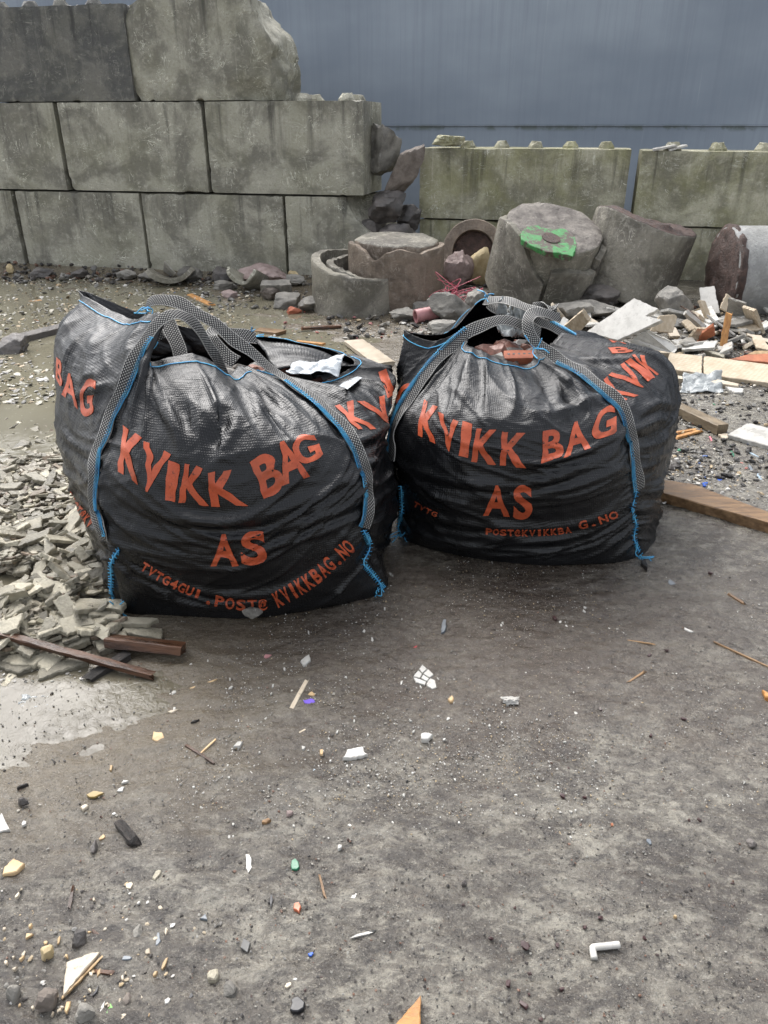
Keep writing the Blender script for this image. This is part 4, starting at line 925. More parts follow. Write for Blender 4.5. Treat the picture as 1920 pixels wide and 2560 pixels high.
# red perforated brick showing at the mouth of the right bag
v, f = block_v(0.15, 0.08, 0.05, 5, None, 0.008, 0.014, 0.008)
o = obj('perforated_brick', v, f, M['brick'], origin=(0, 0, 0), autos=40); bp = P(1254, 893, 2.90); o.scale = (.8, .8, .8); o.location = bp-np.array([-0.01, 0.0, 0.040]); o.rotation_euler = (0.25, -0.05, -0.1)
tag(o, 'red perforated brick poking out of the right bag mouth', 'brick')
for i in range(5):
    hv, hf = tube_v([(0.025+i*0.025, 0.04, 0.046), (0.025+i*0.025, 0.04, 0.0507)], 0.007, 8); h = obj('hole', hv, hf, M['black'], o, autos=40) if False else None
    me = bpy.data.meshes.new('hole'); me.from_pydata(hv.tolist(), [], hf); me.materials.append(M['black']); ho = bpy.data.objects.new('hole', me); COL.objects.link(ho); ho.parent = o
def film(name, label, pts, mat, seed, amp=0.02, parent=None, cat='plastic film', thick=0.0015, res=24, smooth=False):
    """crumpled sheet over four corner points"""
    a, b, c, d = [np.asarray(x, float) for x in pts]
    u, v = np.meshgrid(np.linspace(0, 1, res), np.linspace(0, 1, res), indexing='ij'); u = u[..., None]; v = v[..., None]
    g = (a*(1-u)+b*u)*(1-v)+(d*(1-u)+c*u)*v; n = nm(np.cross(b-a, d-a)); k = np.linalg.norm(b-a)*6
    dd = fbm(u[..., 0]*(2.2 if smooth else 4)+seed, v[..., 0]*(2.2 if smooth else 4), 0, seed, 2 if smooth else 4)*amp; dd = (dd if smooth else np.abs(dd)*1.6-amp*.4)
    g = g+n*dd[..., None]+0.4*amp*np.stack([fbm(u[..., 0]*3, v[..., 0]*3, 3+i, seed, 3) for i in range(3)], -1)
    uvs = np.stack([np.broadcast_to(u*np.linalg.norm(b-a), (res, res, 1)).ravel(), np.broadcast_to(v*np.linalg.norm(d-a), (res, res, 1)).ravel()], 1)
    o = obj(name, g.reshape(-1, 3), fgrid(res, res).tolist(), M[mat], parent, autos=70, uv=uvs)
    so = o.modifiers.new('thickness', 'SOLIDIFY'); so.thickness = thick
    if label: tag(o, label, cat)
    return o
film('plastic_liner', 'crumpled white plastic liner strip hanging over the left bag rim', [P(716,938,2.66), P(846,932,2.68), P(862,884,2.80), P(735,912,2.78)], 'liner', 4, 0.022, smooth=True)
fl = film('rim_flap', None, [P(690,922,2.74), P(884,918,2.78), P(962,930,2.96), P(634,836,3.02)], 'fabric', 6, 0.018, bag1.root, thick=0.003, smooth=True)
film('plastic_liner', 'clear plastic liner bunched between the straps of the right bag', [P(1240,830,3.05), P(1335,850,2.98), P(1330,765,3.12), P(1245,765,3.18)], 'film', 9, 0.05)
# blank white tag sewn on the left bag
tp = [(785,948),(868,985),(905,955),(835,938)]; tv = [bag1.hit(a, b, 0.004)[0] for a, b in tp]
tv = [t+np.array([0, -.004, .016]) if t is not None else None for t in tv]
if all(t is not None for t in tv):
    v, f = slab_v(tv, 0.0012, 1); obj('paper_tag', v, f, M['liner'], bag1.root)
# ------------------------------------------------------------------ broken concrete pipes and cylinders
def frame(axis):
    z = nm(axis); x = nm(np.cross([0, 1, 0.01], z)); y = np.cross(z, x); return np.stack([x, y, z], 1)
def drum(name, base, axis, r, h, mat, seed, parent=None, top_amp=0.02, rim=None, capmat=None, edge=0.025, segs=96):
    """solid broken cylinder: rough top cap, chipped rim"""
    m = frame(axis); n = segs; a = np.arange(n)/n*2*math.pi; rows = []
    def P3(rad, z): return np.stack([rad*np.cos(a), rad*np.sin(a), z], 1)
    cs, sn = np.cos(a), np.sin(a)
    hh = h+0.012*fbm(cs*2.5, sn*2.5, 0, seed, 5)+(rim(a) if rim else 0)
    nz = 14
    rows.append(P3(np.full(n, r*0.97), np.zeros(n)))
    for k in range(nz+1):
        t = k/nz; z = 0.012+t*(hh-0.012-edge); rad = r*(1+0.012*fbm(cs*3, sn*3, z*3, seed+3, 3)); rows.append(P3(rad, z))
    for k, (q, e) in enumerate(((0.985, .45), (0.96, 0.15), (0.92, 0.0))):
        rows.append(P3(r*q*(1+0.02*fbm(cs*5, sn*5, k, seed+5, 2)), hh-edge*e))
    for q in np.linspace(0.86, 0.02, 12):
        x, y = r*q*cs, r*q*sn; zc = h+(hh-h)*q*q+top_amp*fbm(x*7, y*7, 0, seed+7, 5)+0.01
        rows.append(P3(np.full(n, r*q), zc))
    g = np.array(rows); v = g.reshape(-1, 3)@m.T+np.asarray(base)
    f = fgrid(len(rows), n, True).tolist(); f.append(tuple(range(n-1, -1, -1))); k = (len(rows)-1)*n; f.append(tuple(range(k, k+n)))
    o = obj(name, v, f, M[mat], parent, autos=45, origin=None if parent is not None else np.asarray(base))
    if capmat:
        o.data.materials.append(M[capmat]); zi = (1+nz+1)*n
        for pl in o.data.polygons:
            if min(pl.vertices) >= zi: pl.material_index = 1
    return o
def shell(name, base, axis, ri, ro, a0, a1, hfun, mat, seed, parent=None, z0=0.0, segs=40):
    m = frame(axis); a = np.linspace(a0, a1, segs+1); n = len(a); nz = 10
    hh = hfun(np.linspace(0, 1, n))+0.012*fbm(np.cos(a)*6, np.sin(a)*6, 0, seed, 4)
    ls = []
    for (rad, up) in ((ro, True), (ri, False)):
        for k in range(nz+1):
            t = k/nz if up else 1-k/nz
            z = z0+t*(hh-z0)-(0.012 if t > 0.99 and up else 0); rr = rad*(1+0.012*fbm(np.cos(a)*3, np.sin(a)*3, z*4, seed+2, 3))
            ls.append(np.stack([rr*np.cos(a), rr*np.sin(a), z], 1))
        if up: ls.append(np.stack([(ro*.9+ri*.1)*np.cos(a), (ro*.9+ri*.1)*np.sin(a), hh+0.006*pn(a*20, 0, 0, seed)], 1)); ls.append(np.stack([(ro*.5+ri*.5)*np.cos(a), (ro*.5+ri*.5)*np.sin(a), hh+0.012*pn(a*25, 3, 0, seed)], 1))
    ls = np.array(ls); g = np.swapaxes(ls, 0, 1)           # along arc, ring around section
    v = g.reshape(-1, 3)@m.T+np.asarray(base); k = g.shape[1]
    f = [q[::-1] for q in fgrid(n, k, True).tolist()]; f.append(tuple(range(k))); f.append(tuple(range((n-1)*k+k-1, (n-1)*k-1, -1)))
    o = obj(name, v, f, M[mat], parent, autos=40, origin=None if parent is not None else np.asarray(base)); return o
zb = lambda x, y: float(gz(x, y))
# A standing core with a broken shell
bA = np.array([0.10, 7.05, 0.0]); cyA = drum('concrete_cylinder', bA, (0.02, -0.03, 1), 0.37, 0.575, 'cyl_red', 4, capmat='cyl', top_amp=0.008)
tag(cyA, 'standing reddish brown concrete cylinder with flat top, centre of the pipe row', 'concrete pipe')
shell('outer_shell', bA, (0.02, -0.03, 1), 0.376, 0.425, R(178), R(372), lambda t: 0.545-0.09*np.exp(-((t-.33)/.07)**2)-0.03*np.exp(-((t-.62)/.05)**2), 'cyl_red', 8, cyA)
# curved ring pieces left of it
bR = np.array([-0.24, 6.90, 0.0])
o = shell('curved_pipe_piece', bR, (0.0, 0.0, 1), 0.315, 0.395, R(95), R(318), lambda t: 0.45-0.0*t+0.02*np.sin(t*8)-0.16*sst(.35, 1, t), 'cyl', 15)
tag(o, 'curved piece of broken concrete pipe wall left of the standing cylinder', 'pipe fragment')
o = shell('curved_pipe_piece', bR+np.array([0.035, 0.0, 0]), (0.0, 0.0, 1), 0.235, 0.30, R(100), R(300), lambda t: 0.44-0.17*sst(.3, 1, t)-0.03*np.sin(t*6), 'cyl', 18)
tag(o, 'inner curved slab nested inside the broken pipe wall', 'pipe fragment')
# C round pipe end leaning on the low wall
ax = nm((-0.15, -0.95, 0.32)); base = P(1183, 628, 7.62)-ax*0.18
o = shell('pipe_end', base, ax, 0.20, 0.30, 0, 2*math.pi-0.001, lambda t: 0.18+0*t, 'cyl_red', 23); tag(o, 'dark round pipe end leaning on the mossy wall behind the boulder', 'concrete pipe')
d = drum('pipe_core', base, ax, 0.215, 0.11, 'redrough', 25, o, 0.008)
# B leaning drum with the green cover
axB = nm((0.12, -0.37, 0.92)); bB = np.array([1.36, 6.98, 0.16])
cyB = drum('concrete_cylinder', bB, axB, 0.41, 0.60, 'cyl', 33, capmat='captop', top_amp=0.016, edge=0.012); tag(cyB, 'leaning concrete cylinder carrying a green painted plate', 'concrete pipe')
shell('outer_shell', bB, axB, 0.415, 0.470, R(100), R(262), lambda t: 0.58-0.08*np.sin(t*7)-0.20*sst(.72, 1, t), 'cyl', 35, cyB, z0=0.03)
shell('outer_shell', bB, axB, 0.420, 0.480, R(266), R(322), lambda t: 0.43+0.03*np.sin(t*5), 'cyl', 36, cyB, z0=0.03, segs=20)
shell('outer_shell', bB, axB, 0.415, 0.470, R(326), R(440), lambda t: 0.50+0.04*np.sin(t*6), 'cyl', 37, cyB, z0=0.06)
mB = frame(axB); tc = bB+axB*0.625
o = obj('tmp', [(0, 0, 0)], [], M['cover']); bpy.data.objects.remove(o)
pc = [(1302,580),(1315,566),(1345,563),(1362,570),(1412,572),(1436,590),(1442,612),(1432,641),(1400,632),(1362,628),(1325,612),(1304,598)]
top = [on_plane(a, b, tc+axB*0.045, axB) for a, b in pc]; v, f = slab_v(top, 0.045, 3, 0.008)
cov = obj('drain_cover', v, f, M['cover']); tag(cov, 'green painted rough plate with a rusty round hole on the leaning cylinder', 'drain cover')
hc = on_plane(1378, 596, tc+axB*0.045, axB); hv, hf = tube_v([hc-axB*.01, hc+axB*0.006], 0.075, 20); hv = hv; obj('rust_disc', hv, hf, M['redrough'], cov, autos=40)
# D leaning drum to the right
axD = nm((0.24, 0.03, 0.97)); bD = np.array([2.10, 6.95, 0.09])
cyD = drum('concrete_cylinder', bD, axD, 0.44, 0.66, 'cyl', 44, capmat='redrough', top_amp=0.03, rim=lambda a: 0.03*np.sin(a*2+1)); tag(cyD, 'grey concrete cylinder tilted right with red crumbs on top', 'concrete pipe')
for i, (px, py) in enumerate([(1648, 722), (1572, 668)]):
    pass
# E lying pipe at the right edge
axE = nm((1.0, -0.04, 0.0)); bE = np.array([2.80, 6.52, 0.37])
pe = drum('concrete_pipe', bE, axE, 0.37, 2.2, 'pipe', 52, top_amp=0.01); tag(pe, 'pale grey pipe lying on its side at the right photo edge', 'concrete pipe')
v, f = ico(4); mE = frame(axE); rr = np.linalg.norm(v[:, :2], axis=1)
vv = np.stack([v[:, 0]*0.385, v[:, 1]*0.385, np.where(v[:, 2] < 0, v[:, 2]*0.06, v[:, 2]*0.16)], 1); vv += (v*(0.028*fbm(v[:, 0]*5, v[:, 1]*5, v[:, 2]*5, 8, 6))[:, None])
obj('broken_core', vv@mE.T+bE+axE*0.02, f, M['redrough'], pe, smooth=True)

# ------------------------------------------------------------------ rocks between and in front of the walls
def rk(name, label, mat, px, py, wpx, hpx, seed, Y=None, z=None, rot=(0, 0, 0), cat='rock', dep=0.8, **k):
    """rock seen at pixel centre (px,py base) width/height in photo pixels"""
    p = G(px, py) if Y is None else P(px, py, Y); s = mpp(p)
    return rock(name, label, cat, mat, p, (wpx*s, wpx*s*dep, hpx*s), seed, rot, z=p[2] if Y is not None else None, **k)
rk('concrete_chunk', 'square grey concrete chunk wedged beside the stacked block end', 'rock_grey', 962, 440, 78, 118, 101, Y=8.45, rot=(0.1, 0.1, 0.5), sink=0, planes=5)
rk('stone_slab', 'reddish stone slab standing diagonally between the two walls', 'rock_red', 1010, 492, 62, 148, 102, Y=8.3, rot=(0.1, 0.45, 0.2), sink=0, planes=6)
rk('boulder', 'dark boulder below the reddish slab in the wall gap', 'rock_dark', 967, 560, 95, 78, 103, Y=8.2, sink=0, sub=4)
rk('boulder', 'brown boulder low in the wall gap beside the mossy block', 'rock_dark', 1022, 585, 62, 70, 104, Y=8.3, sink=0, sub=4)
rk('boulder', 'dark rock at the very bottom of the wall gap', 'rock_dark', 1000, 640, 110, 80, 105, Y=8.2, sink=0, sub=4)
rk('boulder', 'dark rock behind the standing cylinder filling the gap', 'rock_dark', 930, 640, 100, 90, 106, Y=8.35, sink=0, sub=4)
o = rk('concrete_chunk', 'flat mossy concrete piece lying on top of the low wall', 'conc_moss', 1120, 366, 85, 26, 107, Y=8.35, sink=0.0, planes=5)
for i, (px, w, lab) in enumerate([(1658, 60, 'white tile scrap lying on the mossy wall near the gap'), (1690, 46, 'pale tile scrap lying on the mossy wall beside a stud')]):
    q = P(px, 372, 7.88); s = mpp(q); q[2] = 1.262; top = [q+np.array([a*w*s/2, b*0.07, 0.025+0.02*a]) for a, b in ((-1, -.8), (.9, -1), (1, .7), (-.7, 1))]
    v, f = slab_v(top, 0.018, i, 0.004); tag(obj('tile_fragment', v, f, M['white']), lab, 'tile fragment')
rk('boulder', 'pinkish rough boulder between the round pipe end and the green topped cylinder', 'rock_pink', 1145, 722, 85, 98, 110, sub=4, sink=0.05, planes=22, rough=.14)
rk('boulder', 'cream yellow split stone leaning on the leaning cylinder', 'rock_cream', 1197, 712, 62, 92, 111, rot=(0, 0.2, 0.3), sink=0.0)
rk('boulder', 'pale grey flat boulder under the pink twine', 'rock_grey', 1125, 800, 120, 78, 112, sub=4)
rk('boulder', 'greenish grey stone right of the pink twine', 'rock_grey', 1195, 775, 70, 60, 113)
rk('concrete_chunk', 'tapered speckled concrete piece leaning on the tilted cylinder', 'rock_red', 1598, 757, 66, 78, 114, rot=(0.1, 0.15, 0.2), sink=0)
rk('concrete_chunk', 'angular grey concrete fragment right of the tapered piece', 'rock_grey', 1680, 800, 85, 90, 115, rot=(0.2, -0.4, 0.3), sink=0, planes=6)
rk('boulder', 'grey stone lying under the leaning cylinder beside dark gap', 'rock_grey', 1480, 790, 110, 45, 116)
rk('boulder', 'dark slab in the shadow between two leaning cylinders', 'rock_dark', 1500, 765, 120, 60, 117)
rk('boulder', 'grey stone behind the right bag straps', 'rock_grey', 1430, 800, 100, 50, 118)
rk('boulder', 'flat brown stone left of the pink pipe stub', 'rock_grey', 1010, 800, 75, 34, 119)
rk('boulder', 'flat grey stone right below the pink pipe stub', 'rock_grey', 1110, 830, 85, 34, 120)
rk('boulder', 'pale small stone beside the pink twine end', 'rock_grey', 1055, 778, 50, 28, 121)
rk('boulder', 'large pink boulder at the foot of the block wall', 'rock_pink', 660, 694, 135, 55, 130, sub=4, sink=0.05, planes=22, rough=.12)
rk('boulder', 'black rock left of the large pink boulder', 'rock_dark', 558, 700, 55, 46, 131)
rk('boulder', 'small cream rock right of the large pink boulder', 'rock_cream', 733, 685, 28, 26, 132)
rk('boulder', 'brown stone below the wall joint left of the white shard', 'rock_grey', 375, 688, 55, 28, 133)
rk('boulder', 'brown stone behind the trough shaped pipe piece', 'rock_grey', 475, 690, 66, 36, 134)
rk('boulder', 'purple grey stone against the wall left of centre', 'rock_dark', 200, 680, 48, 26, 135)
rk('boulder', 'mottled stone between purple stone and trough piece', 'rock_grey', 318, 697, 50, 26, 136)
rk('boulder', 'dark chunk at the left wall foot near the photo edge', 'rock_dark', 108, 672, 60, 26, 137)
rk('boulder', 'white rock standing in the muddy water near the left edge', 'rock_cream', 28, 684, 20, 28, 138)
rk('boulder', 'speckled grey stone among the wet heap near the curved pipe', 'rock_grey', 735, 700, 55, 30, 139)
rk('concrete_chunk', 'brown angular chunk below the half pipe fragment', 'rock_red', 680, 752, 56, 36, 140)
rk('concrete_chunk', 'pale grey angular chunk in front of the curved pipe wall', 'rock_grey', 718, 770, 68, 42, 141, planes=6)
rk('concrete_chunk', 'flat grey chunk leaning toward the curved pipe wall', 'rock_grey', 780, 775, 70, 40, 142)
rk('boulder', 'pink small stone under the half pipe fragment', 'rock_pink', 575, 745, 42, 22, 143)
rk('boulder', 'grey stone left of the half pipe fragment', 'rock_grey', 560, 722, 52, 24, 144)
rk('concrete_chunk', 'wet dark concrete wedge standing in water at the left edge', 'rock_dark', 32, 886, 84, 52, 145, sink=0.05, planes=5)
# curved pipe shards lying down
axh = nm((0.96, -0.25, 0.12))
def trough(label, px, py, r, L, ax, th, a0, a1, mat, seed, up=0.0):
    p = G(px, py); ax = nm(ax); m = frame(ax)
    # orient so that the opening points up: find the angle whose radial direction is down
    down = m.T@np.array([0, 0, -1.0]); ang = math.atan2(down[1], down[0]); b = p+np.array([0, 0, r+up])-ax*L/2
    o = shell('curved_pipe_piece', b, ax, r-th, r, ang+a0, ang+a1, lambda t: L+0.03*np.sin(t*9), mat, seed); return o
tag(trough('', 432, 712, 0.30, 0.34, (0.15, -0.95, 0.12), 0.05, -0.95, 0.95, 'cyl', 61), 'trough shaped curved pipe shard lying open side up', 'pipe fragment')
tag(trough('', 628, 725, 0.17, 0.30, (-0.30, -0.9, 0.40), 0.035, -1.5, 1.4, 'conc', 63, 0.02), 'half pipe fragment tipped toward the viewer below the pink boulder', 'pipe fragment')
slab('concrete_slab', 'flat grey concrete slab beside the half pipe fragment', 'concrete slab', 'rock_grey', [(655, 700, .17), (725, 698, .15), (728, 712, .12), (650, 714, .12)], 0.11, 4, 0.006)
slab('tile_fragment', 'upright white shard at the wall foot', 'tile fragment', 'white', [(410, 678, .02), (412, 652, .16), (440, 682, .06), (432, 695, .0)], 0.015, 4, 0.003)
# pink twine, pipe stub
rs = np.random.RandomState(4); pl = Pile(); c0 = P(1128, 742, 6.55)
for i in range(14):
    k = c0+rs.randn(3)*[.06, .05, .05]; pts = crs([k+rs.randn(3)*[.10, .05, .07] for _ in range(5)], 0.02); v, f = tube_v(pts, 0.0024, 4); pl.add(v, f)
g0 = [G(1000, 808), G(1040, 790), G(1085, 795), P(1120, 760, 6.5), P(1160, 735, 6.6), P(1185, 742, 6.6)]
v, f = tube_v(crs([g+np.array([0, 0, .01]) for g in g0], 0.02), 0.0026, 4); pl.add(v, f)
tag(pl.done('twine', 'hotpink', smooth=True), 'tangle of bright pink twine on the pale grey boulder', 'twine')
A_ = G(1038, 808); B_ = G(1078, 800); ax = nm(B_-A_)
o = shell('pipe_stub', A_+np.array([0, 0, .055]), ax, 0.042, 0.055, 0, 6.28, lambda t: 0.20+0*t, 'pink', 71, segs=24); tag(o, 'short pink plastic pipe stub among rubble', 'pipe fragment')

# ------------------------------------------------------------------ tiles and timber right of the right bag
z6 = lambda p: [(1380+q[0]*.3255, 720+q[1]*.3255)+tuple(q[2:]) for q in p]
def sl6(name, label, cat, mat, pts, th, seed, rough=0.003): return slab(name, label, cat, mat, z6(pts), th, seed, rough)
sl6('ceramic_tile', 'large white tile leaning across the rubble behind the right bag', 'tile', 'white', [(265,335,.10),(630,75,.30),(815,160,.27),(720,212,.24),(845,245,.22),(500,402,.09)], 0.03, 1)
sl6('ceramic_tile', 'cream waffle backed tile leaning left of the large white tile', 'tile', 'waffle', [(85,292,.12),(245,155,.28),(302,232,.22),(200,348,.10)], 0.03, 2)
sl6('ceramic_tile', 'cream tile corner showing right behind the large white tile', 'tile', 'waffle', [(750,330,.08),(830,210,.16),(945,203,.16),(962,222,.15),(930,342,.08)], 0.03, 3)
sl6('ceramic_tile', 'lumpy white tile lying in front of the large white tile', 'tile', 'white', [(588,415,.08),(640,360,.12),(735,318,.16),(900,398,.10),(962,455,.06),(930,488,.05),(700,458,.06)], 0.03, 4)
sl6('ceramic_tile', 'cream tile edge beneath the lumpy white tile', 'tile', 'cream', [(645,465,.05),(945,458,.05),(935,500,.04),(690,500,.04)], 0.035, 5)
sl6('ceramic_tile', 'long cream waffle tile reaching the right photo edge', 'tile', 'waffle', [(1165,520,.06),(1700,590,.06),(1720,735,.03),(1165,660,.03)], 0.03, 6)
sl6('ceramic_tile', 'shorter cream waffle tile left of the long one', 'tile', 'waffle', [(905,495,.07),(1155,520,.06),(1150,655,.035),(930,625,.03),(875,600,.03)], 0.03, 7)
sl6('ceramic_tile', 'narrow pale tile strip in front of the waffle tiles', 'tile', 'cream', [(965,672,.04),(1300,705,.04),(1440,735,.04),(1430,752,.03),(970,695,.03)], 0.03, 8)
sl6('ceramic_tile', 'white tile strip standing at an angle by the tilted cylinder', 'tile', 'white', [(1018,178,.17),(1040,165,.19),(1190,290,.08),(1160,305,.06)], 0.03, 9)
sl6('ceramic_tile', 'small cream tile scrap touching the terracotta tile', 'tile', 'waffle', [(1040,375,.06),(1100,300,.12),(1180,300,.1),(1110,390,.05)], 0.025, 10)
sl6('terracotta_tile', 'terracotta tile propped up beside the upright stick', 'tile', 'terra', [(1112,415,.03),(1150,330,.10),(1240,265,.17),(1255,345,.10)], 0.022, 11)
sl6('terracotta_tile', 'terracotta tile lying flat at the right photo edge', 'tile', 'terra', [(1355,548,.03),(1500,510,.05),(1700,500,.06),(1720,575,.03)], 0.03, 12)
sl6('terracotta_tile', 'orange brown tile behind the flat terracotta tile', 'tile', 'tan', [(1500,510,.04),(1560,480,.06),(1720,480,.06),(1700,505,.05)], 0.02, 13)
sl6('ceramic_tile', 'plain white tile on the ground at the right photo edge', 'tile', 'white', [(1350,1122,.025),(1490,1040,.03),(1530,1038,.03),(1720,1090,.03),(1720,1225,.025)], 0.025, 14)
sl6('ceramic_tile', 'white triangular tile chip behind the upright stick', 'tile', 'white', [(1268,440,.04),(1340,450,.04),(1370,500,.03),(1290,510,.03)], 0.012, 15)
sl6('tile_fragment', 'small pale tile piece right of the narrow tile strip', 'tile fragment', 'white', [(1330,755,.02),(1470,770,.02),(1465,800,.015),(1400,800,.015)], 0.015, 16)
sl6('tile_fragment', 'cream bit beside the plain white tile', 'tile fragment', 'cream', [(1280,1120,.015),(1350,1115,.015),(1355,1145,.012),(1320,1160,.012)], 0.012, 17)
sl6('tile_fragment', 'pale strip of tile far right of the upright stick', 'tile fragment', 'cream', [(1490,345,.06),(1700,400,.06),(1700,430,.05),(1500,362,.05)], 0.025, 18)
sl6('tile_fragment', 'second pale strip just below the far right tile strip', 'tile fragment', 'cream', [(1515,385,.04),(1700,430,.04),(1700,450,.03),(1520,400,.03)], 0.02, 19)
sl6('tile_fragment', 'grey stone like tile wedge left of the terracotta tile', 'tile fragment', 'slate', [(1165,460,.05),(1330,510,.05),(1325,535,.04),(1170,480,.04)], 0.03, 20)
sl6('tile_fragment', 'cream plank like piece poking from under the shorter waffle tile', 'tile fragment', 'cream', [(790,555,.03),(880,590,.03),(960,620,.03),(930,638,.02),(860,600,.02)], 0.02, 21)
o = rk('concrete_chunk', 'grey rough concrete chunk between lumpy tile and terracotta tile', 'rock_grey', 1380+1030*.3255, 720+490*.3255, 56, 36, 160, sink=0.1, planes=6)
A_ = G(1805, 882); bar3('wood_stick', 'upright yellow wooden stick standing in the rubble', 'wood stick', 'wood_orange', A_+np.array([0, 0, .01]), A_+np.array([0.02, 0.06, .26]), 0.045, 0.025, 2)
bar('wood_beam', 'grey brown wooden beam end sticking out right of the right bag', 'wood beam', 'wood_grey', (1650, 990), (1806, 1060), 0.075, 0.055, 3)
# the big board: wedge shape
sl6('wood_board', 'long wet brown board running from the right bag to the photo edge', 'wood board', 'wood_tan', [(700,1445,.045),(1090,1506,.045),(1780,1762,.045),(1780,1835,.045),(700,1530,.045)], 0.045, 22, 0.002)
bar('wood_stick', 'thin orange stick beside the right bag above a second one', 'wood stick', 'wood_orange', (1690, 1092), (1752, 1074), 0.022, 0.012, 5)
bar('wood_stick', 'thin orange stick splintered below its neighbour by the right bag', 'wood stick', 'wood_orange', (1690, 1080), (1735, 1073), 0.02, 0.01, 6)
film('plastic_sheet', 'crumpled wet grey plastic in front of the narrow tile strip', [G(1700, 985)+[0, 0, .02], G(1810, 985)+[0, 0, .02], G(1800, 955)+[0, 0, .07], G(1705, 960)+[0, 0, .06]], 'film', 21, 0.035, cat='plastic sheet', smooth=True)
tube('wire', crs([G(1690, 800)+[0, 0, .12], G(1705, 825)+[0, 0, .16], G(1735, 842)+[0, 0, .15], G(1755, 860)+[0, 0, .08], G(1762, 875)+[0, 0, .01]], 0.02), 0.005, 'wood_wet', None, 5, 'thin rusty bent wire among the tiles', 'wire')
for i, (px, py, w, h, mt, lab) in enumerate([(1798, 1198, 20, 12, 'blue', 'bright blue scrap right of the brown board'), (1762, 1212, 26, 12, 'blue', 'dark blue crumpled scrap touching the brown board'), (1901, 1196, 22, 18, 'paleblue', 'pale blue scrap near the right photo edge'),
    (1832, 1138, 18, 9, 'green', 'green scrap in the rubble strip right of the bags'), (1882, 1180, 40, 14, 'greyblue', 'flat dark grey shard near the pale blue scrap'), (1776, 1098, 12, 8, 'hotpink', 'pink scrap near the plain white tile'), (1888, 1140, 26, 8, 'paleblue', 'lilac scrap in the rubble at right')]):
    shard('plastic_scrap', lab, 'plastic scrap', mt, px, py, w, h, 0.4*i, 6, 0.006, 300+i, tilt=0.3)
bar('wood_plank', 'pale wooden plank end lying between the two bags in the background', 'wood plank', 'cream', (885, 850), (960, 905), 0.15, 0.03, 9)
bar('wood_stick', 'red brown stick lying on the mud behind the left bag', 'wood stick', 'wood_wet', (760, 818), (852, 812), 0.035, 0.02, 10)
bar('wood_stick', 'orange stick crossing another near the trough shard', 'wood stick', 'wood_orange', (475, 735), (532, 762), 0.06, 0.03, 11)
bar('wood_stick', 'pale orange stick lying flat under the crossing stick', 'wood stick', 'wood_orange', (470, 752), (530, 757), 0.05, 0.015, 12)
bar('wood_stick', 'curved orange wood chip behind the strap knot', 'wood stick', 'wood_orange', (592, 838), (605, 818), 0.05, 0.02, 13)
bar('wood_board', 'flat tan board scrap on the mud behind the left bag', 'wood board', 'wood_tan', (640, 822), (700, 828), 0.12, 0.025, 14)
bar('wood_stick', 'orange stick left of the pale plank end', 'wood stick', 'wood_orange', (747, 852), (805, 858), 0.04, 0.02, 15)
rk('brick_chunk', 'orange brown brick piece right of the angular chunk', 'brick', 736, 786, 40, 18, 171, sink=0.0, planes=5, cat='brick')
bar('wood_stick', 'long orange stick floating in the far muddy water', 'wood stick', 'wood_orange', (-20, 768), (100, 750), 0.05, 0.02, 16)
bar('wood_beam', 'dark wet beam lying in water behind the left bag', 'wood beam', 'rock_dark', (40, 840), (170, 808), 0.12, 0.07, 17)
rs = np.random.RandomState(91)
for i in range(95):
    px, py = rs.uniform(1240, 1915), rs.uniform(785, 915)
    if py > 850 and px < 1700: continue
    g = G(px, py); sc_ = mpp(g); L = rs.uniform(22, 100)*sc_; W = L*rs.uniform(.25, .6); k = np.random.RandomState(1500+i)
    t = np.array([(-.5*L, -.5*W, 0), (.5*L*k.uniform(.6, 1), -.5*W, 0), (.5*L, .5*W*k.uniform(.3, 1), 0), (-.4*L, .5*W, 0)])
    v, f = slab_v(t, k.uniform(.012, .025), i, 0.003); v = v@rotm(k.normal(0, .35), k.normal(0, .35), k.uniform(0, 6.3)).T; v += g+np.array([0, 0, .01-v[:, 2].min()*.7+k.uniform(0, .04)])
    tag(obj('tile_fragment', v, f, M[['white', 'cream', 'waffle', 'rock_grey', 'white'][i % 5]]), 'small pale broken tile scrap jumbled in the rubble behind the right bag', 'tile fragment', 'pale tile scraps in the rubble')
# timber at the foot of the stone heap
bar('wood_strip', 'long thin wet brown strip lying across the heap foot', 'wood strip', 'wood_wet', (14, 1584), (368, 1680), 0.024, 0.016, 20, za=0.07, zb=0.024)
bar('wood_board', 'short wet red brown board end at the corner of the left bag', 'wood board', 'wood_wet', (285, 1592), (448, 1610), 0.055, 0.030, 21, za=0.045, zb=0.04, roll=0.35)
bar('wood_stick', 'dark charred stick under the long brown strip', 'wood stick', 'char', (225, 1688), (316, 1632), 0.035, 0.022, 22)
# ------------------------------------------------------------------ heap of flat grey stones left of the left bag
def heap_h(x, y):
    return 0.065*np.exp(-(((x+1.45)/0.55)**2+((y-2.75)/0.75)**2))+0.05*np.exp(-(((x+1.15)/0.35)**2+((y-2.15)/0.35)**2))
def flake_v(L, W, T, rs, n=None):
    j = lambda q: rs.uniform(-q, q)
    c = [(-.5+j(.10), -.5+j(.12)), (.5+j(.12), -.5+j(.16)), (.5+j(.12), .5+j(.12)), (-.5+j(.12), .5+j(.16))]
    for _ in range(rs.randint(0, 3)):          # break a corner off
        i = rs.randint(len(c)); a, b, d = np.array(c[i-1]), np.array(c[i]), np.array(c[(i+1) % len(c)])
        c[i:i+1] = [tuple(b+(a-b)*rs.uniform(.15, .5)), tuple(b+(d-b)*rs.uniform(.15, .5))]
    sk = j(.35)
    top = np.array([(x*L+y*W*sk, y*W, T/2) for x, y in c])
    return slab_v(top, T, rs.randint(9999), 0.003)
